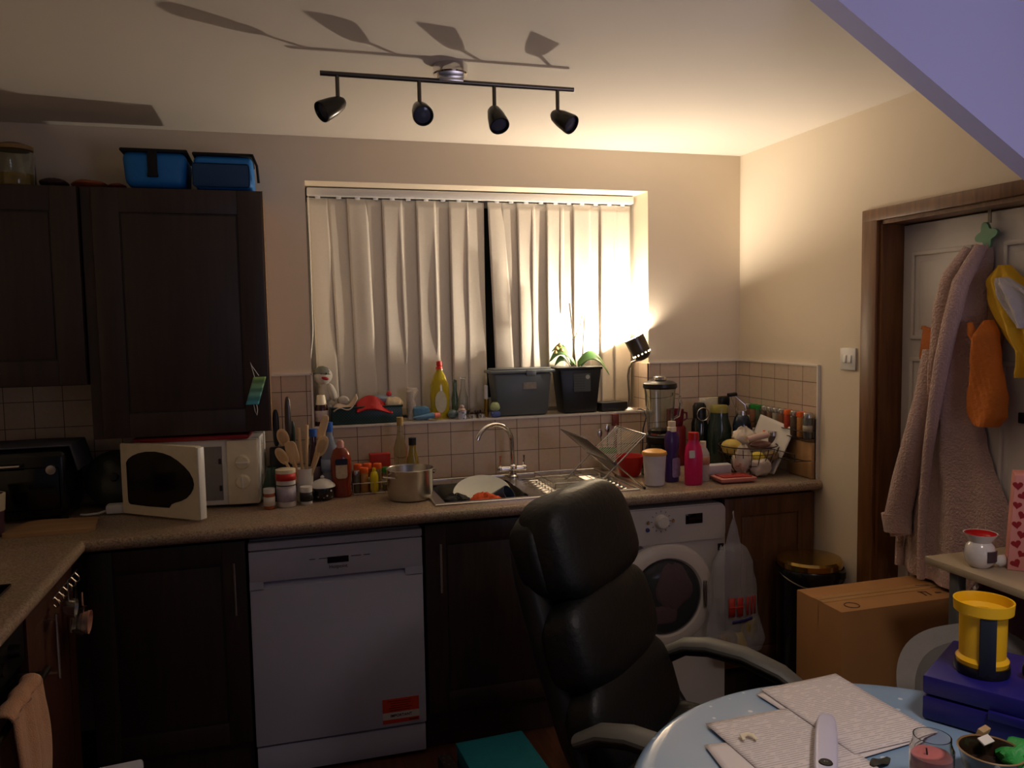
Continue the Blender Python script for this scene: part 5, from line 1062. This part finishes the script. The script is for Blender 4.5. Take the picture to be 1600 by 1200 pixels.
b = B(); b.lathe([(.0385, .0915), (.0235, .0755), (0, .0735)], seg=36); obj('dish', b, mat('red_glaze', (186, 24, 28), .15, coat=.4), t, 'red glazed dish inside', sol=.0012)
b = B()
b.grid(lambda u, v: Vector(((.0395)*math.sin((u-.5)*1.0+.15)*math.sin(0+1.5708), -(.0398)*math.cos((u-.5)*1.0+.15), .020+.030*v)) if True else None, 10, 8)
for v in b.bm.verts: pass
obj('window', b, mat('burner_dark', (70, 52, 56), .6), bb, 'dark oval opening', sol=.001)
gm = mat('gift_pink', (226, 150, 142), .4, var=.05)
t = thing('gift_bag', 'pink gift bag printed with red hearts on the side table', 'bag', (2.075, -1.800, .8995), -.75)
b = B(); b.box((0, 0, .128), (.19, .085, .256), bev=.002)
for v in b.bm.verts: v.co.x *= 1.12-.12*v.co.z/.25
obj('bag', b, gm, t)
hb_ = B(); rdh = random.Random(2)
def heart(b, x, z, s_, a):
    P = []
    for k in range(16):
        q_ = 2*PI*k/16; X = 16*math.sin(q_)**3; Y = 13*math.cos(q_)-5*math.cos(2*q_)-2*math.cos(3*q_)-math.cos(4*q_)
        X, Y = X*s_/32, Y*s_/32; P.append((x+X*math.cos(a)-Y*math.sin(a), z+X*math.sin(a)+Y*math.cos(a)))
    b.prism(P, -.0436, -.0424, 'y')
for i in range(6):
    for j in range(9):
        x = -.088+.030*i+(.012 if j % 2 else 0); z = .02+.026*j
        if -.052 < x < .07 and .05 < z < .17: continue
        if abs(x) < .098: heart(hb_, x, z, .019+.006*rdh.random(), rdh.uniform(-.6, .6))
obj('heart_print', hb_, mat('heart_red', (150, 30, 38), .4), t, 'red heart pattern')
text('gift_text', 'LOVE', .036, mat('heart_red', (150, 30, 38), .4), t, (-.002, -.0438, .135), bold=.0008)
b = B(); b.ell((.01, 0, .262), (.07, .03, .03), 20, noise=.12, sd=3); obj('tissue', b, mat('plum_tissue', (110, 30, 56), .7, bump=.4), t)
b = B(); b.ell((0, 0, .03), (.05, .035, .034), 20, noise=.06, sd=6); one('gift_bow', b, mat('magenta_satin', (170, 40, 120), .3, var=.2, coat=.3), 'shiny magenta wrapped item in front of the gift bag', 'present', (2.02, -1.885, .8995))
b = B(); b.ell((0, 0, .016), (.020, .012, .016), 16, noise=.05); one('napkin', b, mat('white_paper', (214, 208, 200), .6, var=.04), 'small folded white paper by the oil burner', 'paper', (1.975, -1.735, .8995))
t = thing('plum_bag', 'dark plum glossy bag stuffed under the side table top', 'bag', (2.06, -1.675, .6645))
b = B(); b.ell((0, 0, .09), (.13, .07, .088), 26, noise=.06, sd=7, e=.8); obj('bag', b, mat('plum_gloss', (84, 30, 52), .3, var=.4, sc=14, bump=.4, coat=.3), t)
# ================================================================== grey tub chair
t = thing('tub_chair', 'grey fabric tub chair at the far side of the table', 'chair', (1.775, -1.955, 0))
ch_m = mat('grey_chair_fabric', (126, 120, 114), .9, var=.06, sc=30, bump=.2, bsc=300)
def shell(off):
    def fn(u, v):
        a = PI*(.02+.96*u); e = .8
        X = .245*math.copysign(abs(math.cos(a))**e, math.cos(a)); Y = -.02+.20*math.sin(a)**.7
        top = .55+.222*max(0, math.sin(a))**.75
        z = .42+(top-.42)*v; k = 1-off/.24; fl = 1+.06*v
        return Vector((X*k*fl, Y*k*fl, z))
    return fn
b = B(); f0, f1 = shell(0), shell(.035)
b.grid(lambda u, v: f0(u, v*2) if v <= .5 else f1(u, 2-2*v), 40, 24); obj('back', b, ch_m, t, sol=.006)
b = B(); b.box((0, -.03, .43), (.42, .40, .08), bev=.03, seg=3); obj('seat', b, ch_m, t)
for x in (-.17, .17):
    for y in (-.19, .11):
        b = B(); b.cyl((x, y, .40), (x*1.15, y*1.15, 0), .017, .011, seg=12); obj('leg', b, wood('chair_leg_wood', (90, 66, 44), (120, 90, 62)), t)
# ================================================================== black office chair
fx, fy = .68, -.733
t = thing('office_chair', 'black leather high-back office chair with grey armrests pulled up to the table', 'office chair', (.985, -1.56, 0), math.atan2(fx, -fy))
# local frame: -y is the front of the chair, +x is its right side on screen
lea = mat('black_leather', (12, 13, 14), .5, var=.15, sc=8, bump=.2, bsc=70)
shell_m = mat('chair_shell', (24, 24, 25), .4)
tilt = .31
MT = Matrix.Translation((0, 0, .45)) @ Matrix.Rotation(-tilt, 4, 'X')
def pil(name, z, hx, hy, hz, y=0, e=.55, sd=1, par=t, m=lea, noise=.012):
    b = B(); b.ell((0, 0, 0), (hx, hy, hz), 40, e=e, noise=noise, sd=sd); bmesh.ops.transform(b.bm, matrix=MT @ Matrix.Translation((0, y, z)), verts=b.bm.verts); return obj(name, b, m, par)
bk = pil('back_shell', .33, .235, .045, .36, .045, .5, 2, m=shell_m, noise=0)
pil('back_cushion', .135, .25, .070, .135, -.01, .55, 3); pil('back_cushion', .345, .245, .075, .125, -.012, .55, 4); pil('headrest', .578, .222, .085, .135, -.022, .55, 6)
pil('side_bolster', .57, .235, .055, .115, .018, .5, 9)
b = B(); b.box((0, -.25, .46), (.50, .50, .12), bev=.05, seg=4); obj('seat', b, lea, t)
b = B(); b.box((0, -.22, .385), (.30, .30, .05), bev=.01); obj('seat_plate', b, shell_m, t)
for s_ in (1, -1):
    x = .285*s_; pts = [(x, .03, .615), (x, -.03, .650), (x, -.10, .662), (x, -.20, .655), (x, -.30, .625), (x, -.38, .575), (x, -.42, .52)]
    b = B(); b.tube(pts, [.026, .032, .034, .034, .033, .030, .022], 14, flat=.55, upv=(0, 0, 1)); ar = obj('armrest', b, mat('armrest_grey', (100, 97, 90), .5, var=.05), t, 'grey padded armrest')
    b = B(); b.tube([(x, -.42, .52), (x, -.41, .46), (x*.95, -.34, .42), (x*.8, -.22, .40), (x*.95, -.06, .43), (x, .0, .50), (x, .03, .60)], .018, 12); b.tube([(x, .02, .60), (x, -.03, .632), (x, -.10, .642), (x, -.20, .634), (x, -.30, .603), (x, -.38, .553), (x, -.42, .505)], .016, 10); obj('arm_frame', b, shell_m, ar)
b = B(); b.cyl((0, -.22, .10), (0, -.22, .37), .028, seg=20); obj('gas_lift', b, shell_m, t)
for k in range(5):
    a = 2*PI*k/5+.3; c, s_ = math.cos(a), math.sin(a)
    b = B(); b.tube([(0, -.22, .11), (.16*c, -.22+.16*s_, .095), (.30*c, -.22+.30*s_, .07)], [.030, .024, .016], 10, flat=.7); lg = obj('base_leg', b, shell_m, t)
    b = B(); b.cyl((.30*c-.018*s_, -.22+.30*s_+.018*c, .028), (.30*c+.018*s_, -.22+.30*s_-.018*c, .028), .028, seg=18); b.cyl((.30*c, -.22+.30*s_, .028), (.30*c, -.22+.30*s_, .075), .008, seg=8); obj('caster', b, shell_m, lg)
# ================================================================== teal box etc. on the floor
t = thing('fabric_box', 'teal fabric storage box on the floor beside the office chair', 'box', (.800, -.92, 0), .06)
b = B(); b.box((0, 0, .055), (.24, .34, .11), bev=.006); obj('box', b, mat('teal_fabric', (10, 118, 138), .8, bump=.2, sc=40), t)
b = B(); b.box((0, 0, .113), (.246, .346, .014), bev=.004); obj('lid', b, mat('teal_fabric', (10, 118, 138), .8, bump=.2, sc=40), t)
b = B(); b.box((0, 0, .045), (.05, .30, .09), bev=.012); one('shoe_box', b, spots_mat('dark_pattern', (44, 36, 36), (92, 80, 76), 60, .25), 'narrow dark patterned box on the floor left of the teal box', 'box', (.635, -.90, 0), .06)
t = thing('stool', 'flat white stool top at the bottom left corner of the photo', 'stool', (-.322, -1.41, 0), .12)
b = B(); b.box((0, 0, .485), (.20, .25, .03), bev=.008); obj('seat', b, dw_m, t)
for x in (-.08, .08):
    for y in (-.1, .1):
        b = B(); b.box((x, y, .235), (.025, .025, .47), bev=.004); obj('leg', b, dw_m, t)
# ================================================================== dining table
TC = (1.15, -2.36)
t = thing('dining_table', 'small round dining table under a pale blue cloth', 'table', (*TC, 0))
b = B(); b.lathe([(0, .71), (.47, .71), (.475, .72), (.475, .738), (.47, .742), (0, .742)], seg=64); obj('tabletop', b, brown_m, t)
for k in range(4):
    a = PI/4+k*PI/2; b = B(); b.cyl((.30*math.cos(a), .30*math.sin(a), .71), (.34*math.cos(a), .34*math.sin(a), 0), .025, .018, seg=16); obj('leg', b, brown_m, t)
cl_m = spots_mat('starry_blue_cloth', (132, 160, 190), (206, 214, 222), 22, .09, .45, .8)
def clf(u, v):
    a = 2*PI*u
    if v < .62: r = .485*v/.62; return Vector((r*math.cos(a), r*math.sin(a), .7455+.0012*math.sin(5*a+r*30)*v))
    if v < .74: q_ = (v-.62)/.12*PI/2; r = .485+.015*math.sin(q_); return Vector((r*math.cos(a), r*math.sin(a), .7455-.015*(1-math.cos(q_))))
    q_ = (v-.74)/.26; r = .50+.018*q_*math.sin(17*a)+.006*q_*math.sin(41*a)+.012*q_; return Vector((r*math.cos(a), r*math.sin(a), .7305-.09*q_+.004*math.sin(29*a)))
b = B(); b.grid(clf, 220, 34, closed=True); one('tablecloth', b, cl_m, 'pale blue tablecloth with tiny white stars under clear plastic', 'tablecloth', (*TC, 0), ang=60)
ZT = .7485
pm = lines_mat('printed_page', (214, 204, 204), (96, 90, 98), 150, .56, 1)
def page(label, c, w_, h_, rz, dz=0, m=pm, curl=0, seed=1):
    b = B(); b.grid(lambda u, v: Vector(((u-.5)*w_, (v-.5)*h_, .0003+curl*max(0, u+v-1.5)**2*4 + .0006*math.sin(u*5+seed)*math.sin(v*6))), 14, 18)
    return one('paper_sheet', b, m, label, 'paper', (c[0], c[1], ZT+dz), rz, group='loose papers on the table', sol=.0004)
blank = mat('page_white', (214, 204, 204), .6, var=.02)
page('printed page lying farthest back on the table', (1.243, -2.030), .207, .290, .05, .0042, curl=.002)
page('blank page edge under the farthest printed page', (1.234, -2.036), .207, .290, .12, .0015, m=blank, seed=2)
page('printed page in the middle of the table under the white bite mark', (1.050, -2.130), .210, .29, .03, .0028, seed=3)
page('page nearest the left front with a curled lower edge', (.985, -2.215), .210, .29, -.12, .0006, m=blank, curl=.002, seed=4)
b = B(); b.tube([(-.012, -.004, .002), (-.008, .008, .004), (.003, .010, .005), (.012, .003, .004), (.013, -.010, .002)], [.003, .006, .005, .006, .003], 8, flat=.5); one('orange_peel', b, cream_m, 'small curved cream scrap lying on the printed page', 'scrap', (.985, -2.075, ZT+.007))
t = thing('thermometer', 'white handheld device with a round black badge lying on the papers', 'device', (1.095, -2.165, ZT+.018), math.atan2(-(2.241-2.051), -(1.174-1.027))-PI/2+PI)
b = B(); b.ell((0, .0, 0), (.021, .135, .012), 28, e=.62); obj('body', b, mat('device_white', (196, 192, 214), .35, var=.02), t)
b = B(); b.lathe([(0, .0022), (.011, .002), (.0125, 0), (0, 0)], c=(0, -.075, .0108), seg=24); obj('badge', b, black_m, t)
b = B(); b.box((-.002, -.075, .0132), (.002, .005, .0006)); b.tube([(.001, -.0765, .0132), (.004, -.075, .0132), (.001, -.073, .0132)], .0005, 5); obj('badge_mark', b, mat('badge_grey', (130, 130, 134), .5), t)
t = thing('candle_jar', 'pink candle in a clear glass jar at the front of the table', 'candle', (1.205, -2.305, ZT))
b = B(); b.lathe([(0, 0), (.032, 0), (.036, .006), (.036, .072), (.031, .084), (.031, .094), (.029, .094), (.029, .084), (.0335, .07), (.0335, .008), (0, .004)], seg=36); obj('jar', b, glass_m, t)
b = B(); b.lathe([(0, .005), (.033, .008), (.033, .06), (0, .062)], seg=30); obj('wax', b, mat('pink_wax', (196, 104, 104), .5, var=.25, sc=30), t)
b = B(); b.cyl((-.01, 0, .06), (-.012, 0, .074), .0015, seg=6); obj('wick', b, black_m, t)
b = B(); b.grid(lambda u, v: Vector(((u-.5)*.055, (v-.5)*.024*math.sin(PI*min(1, .1+.8*u)), .002+.004*math.sin(u*6))), 10, 5); one('dried_leaf', b, mat('dark_leaf', (44, 44, 34), .7), 'dark dried leaf lying beside the printed page', 'leaf', (1.175, -2.215, ZT+.002), .3, sol=.001)
t = thing('bowl', 'dark brown glazed bowl at the bottom right of the table', 'bowl', (1.325, -2.315, ZT))
b = B(); b.lathe([(0, 0), (.028, 0), (.044, .02), (.052, .05), (.0535, .053), (.050, .052), (.042, .022), (0, .006)], seg=40); obj('bowl', b, mat('brown_glaze', (44, 30, 22), .2, coat=.4), t)
b = B(); b.lathe([(.0515, .0515), (.0545, .054), (.052, .0555), (.0505, .053)], seg=40); obj('rim', b, mat('rim_tan', (130, 100, 64), .4), t)
b = B(); b.box((0, 0, 0), (.028, .012, .022), rx=.3, bev=.002); one('matchbox', b, mat('matchbox_tan', (170, 140, 100), .6, var=.3), 'small tan box standing at the rim of the brown bowl', 'box', (1.362, -2.262, ZT+.052), .3)
b = B(); b.box((0, 0, 0), (.030, .016, .004), rx=.5, bev=.001); one('label_tag', b, label_m, 'tiny white tag leaning on the brown bowl', 'tag', (1.345, -2.285, ZT+.053), .2)
b = B(); b.ell((0, 0, .03), (.055, .05, .034), 26, noise=.09, sd=9); tt = one('play_dough', b, mat('bright_green', (40, 140, 62), .5, bump=.3, var=.2), 'lumpy green toy shape at the bottom right corner', 'toy', (1.398, -2.335, ZT))
b = B(); b.ell((-.03, -.03, .02), (.016, .012, .010), 12, noise=.05); b.ell((.02, -.035, .026), (.015, .012, .010), 12, noise=.05); obj('orange_spots', b, orange_m, tt)
# blue case
t = thing('tool_case', 'dark blue plastic case lying on the table', 'case', (1.568, -2.180, ZT), -math.atan2(.85, .53))
navy = mat('deep_blue_plastic', (28, 24, 108), .4, var=.06)
b = B(); b.box((.0, 0, .025), (.34, .24, .05), bev=.006); obj('base', b, navy, t)
b = B(); b.box((.0, 0, .073), (.34, .24, .040), bev=.006); obj('lid', b, navy, t)
b = B(); b.box((-.0, -.124, .048), (.10, .010, .018), bev=.003); b.box((-.174, .0, .048), (.008, .06, .016), bev=.002); obj('latch', b, navy, t)
t = thing('bottle_holder', 'yellow open-topped cup with a black strap on the blue case', 'holder', (1.502, -2.125, ZT+.0945))
yel = mat('bright_yellow', (232, 178, 20), .4, var=.04)
b = B(); b.lathe([(0, .018), (.047, .018), (.049, .028), (.043, .036), (.044, .120), (.0545, .128), (.056, .150), (.053, .150), (.051, .130), (.040, .122), (.039, .03), (0, .024)], seg=44); obj('cup', b, yel, t)
b = B(); b.lathe([(0, 0), (.050, 0), (.0515, .006), (.0505, .019), (0, .020)], seg=40); obj('base_ring', b, black_m, t)
b = B(); b.box((0, -.0475, .066), (.030, .007, .122), rz=0, bev=.002)
bmesh.ops.transform(b.bm, matrix=Matrix.Rotation(-.62, 4, 'Z'), verts=b.bm.verts); obj('strap', b, mat('strap_black', (24, 28, 44), .5), t)
t = thing('gadget', 'black metal and plastic gadget at the right edge on the blue case', 'gadget', (1.585, -2.19, ZT+.0945), .3)
b = B(); b.box((0, 0, .018), (.07, .05, .034), bev=.010, seg=3); obj('body', b, black_m, t)
b = B(); b.lathe([(.012, 0), (.016, .004), (.012, .006), (.010, .004)], c=(-.02, -.026, .03), ax=(0, -1, .5), seg=20); obj('ring', b, chrome_m, t)
b = B(); b.cyl((-.035, -.03, .028), (.0, -.034, .010), .004, seg=10); obj('rod', b, steel_m, t)
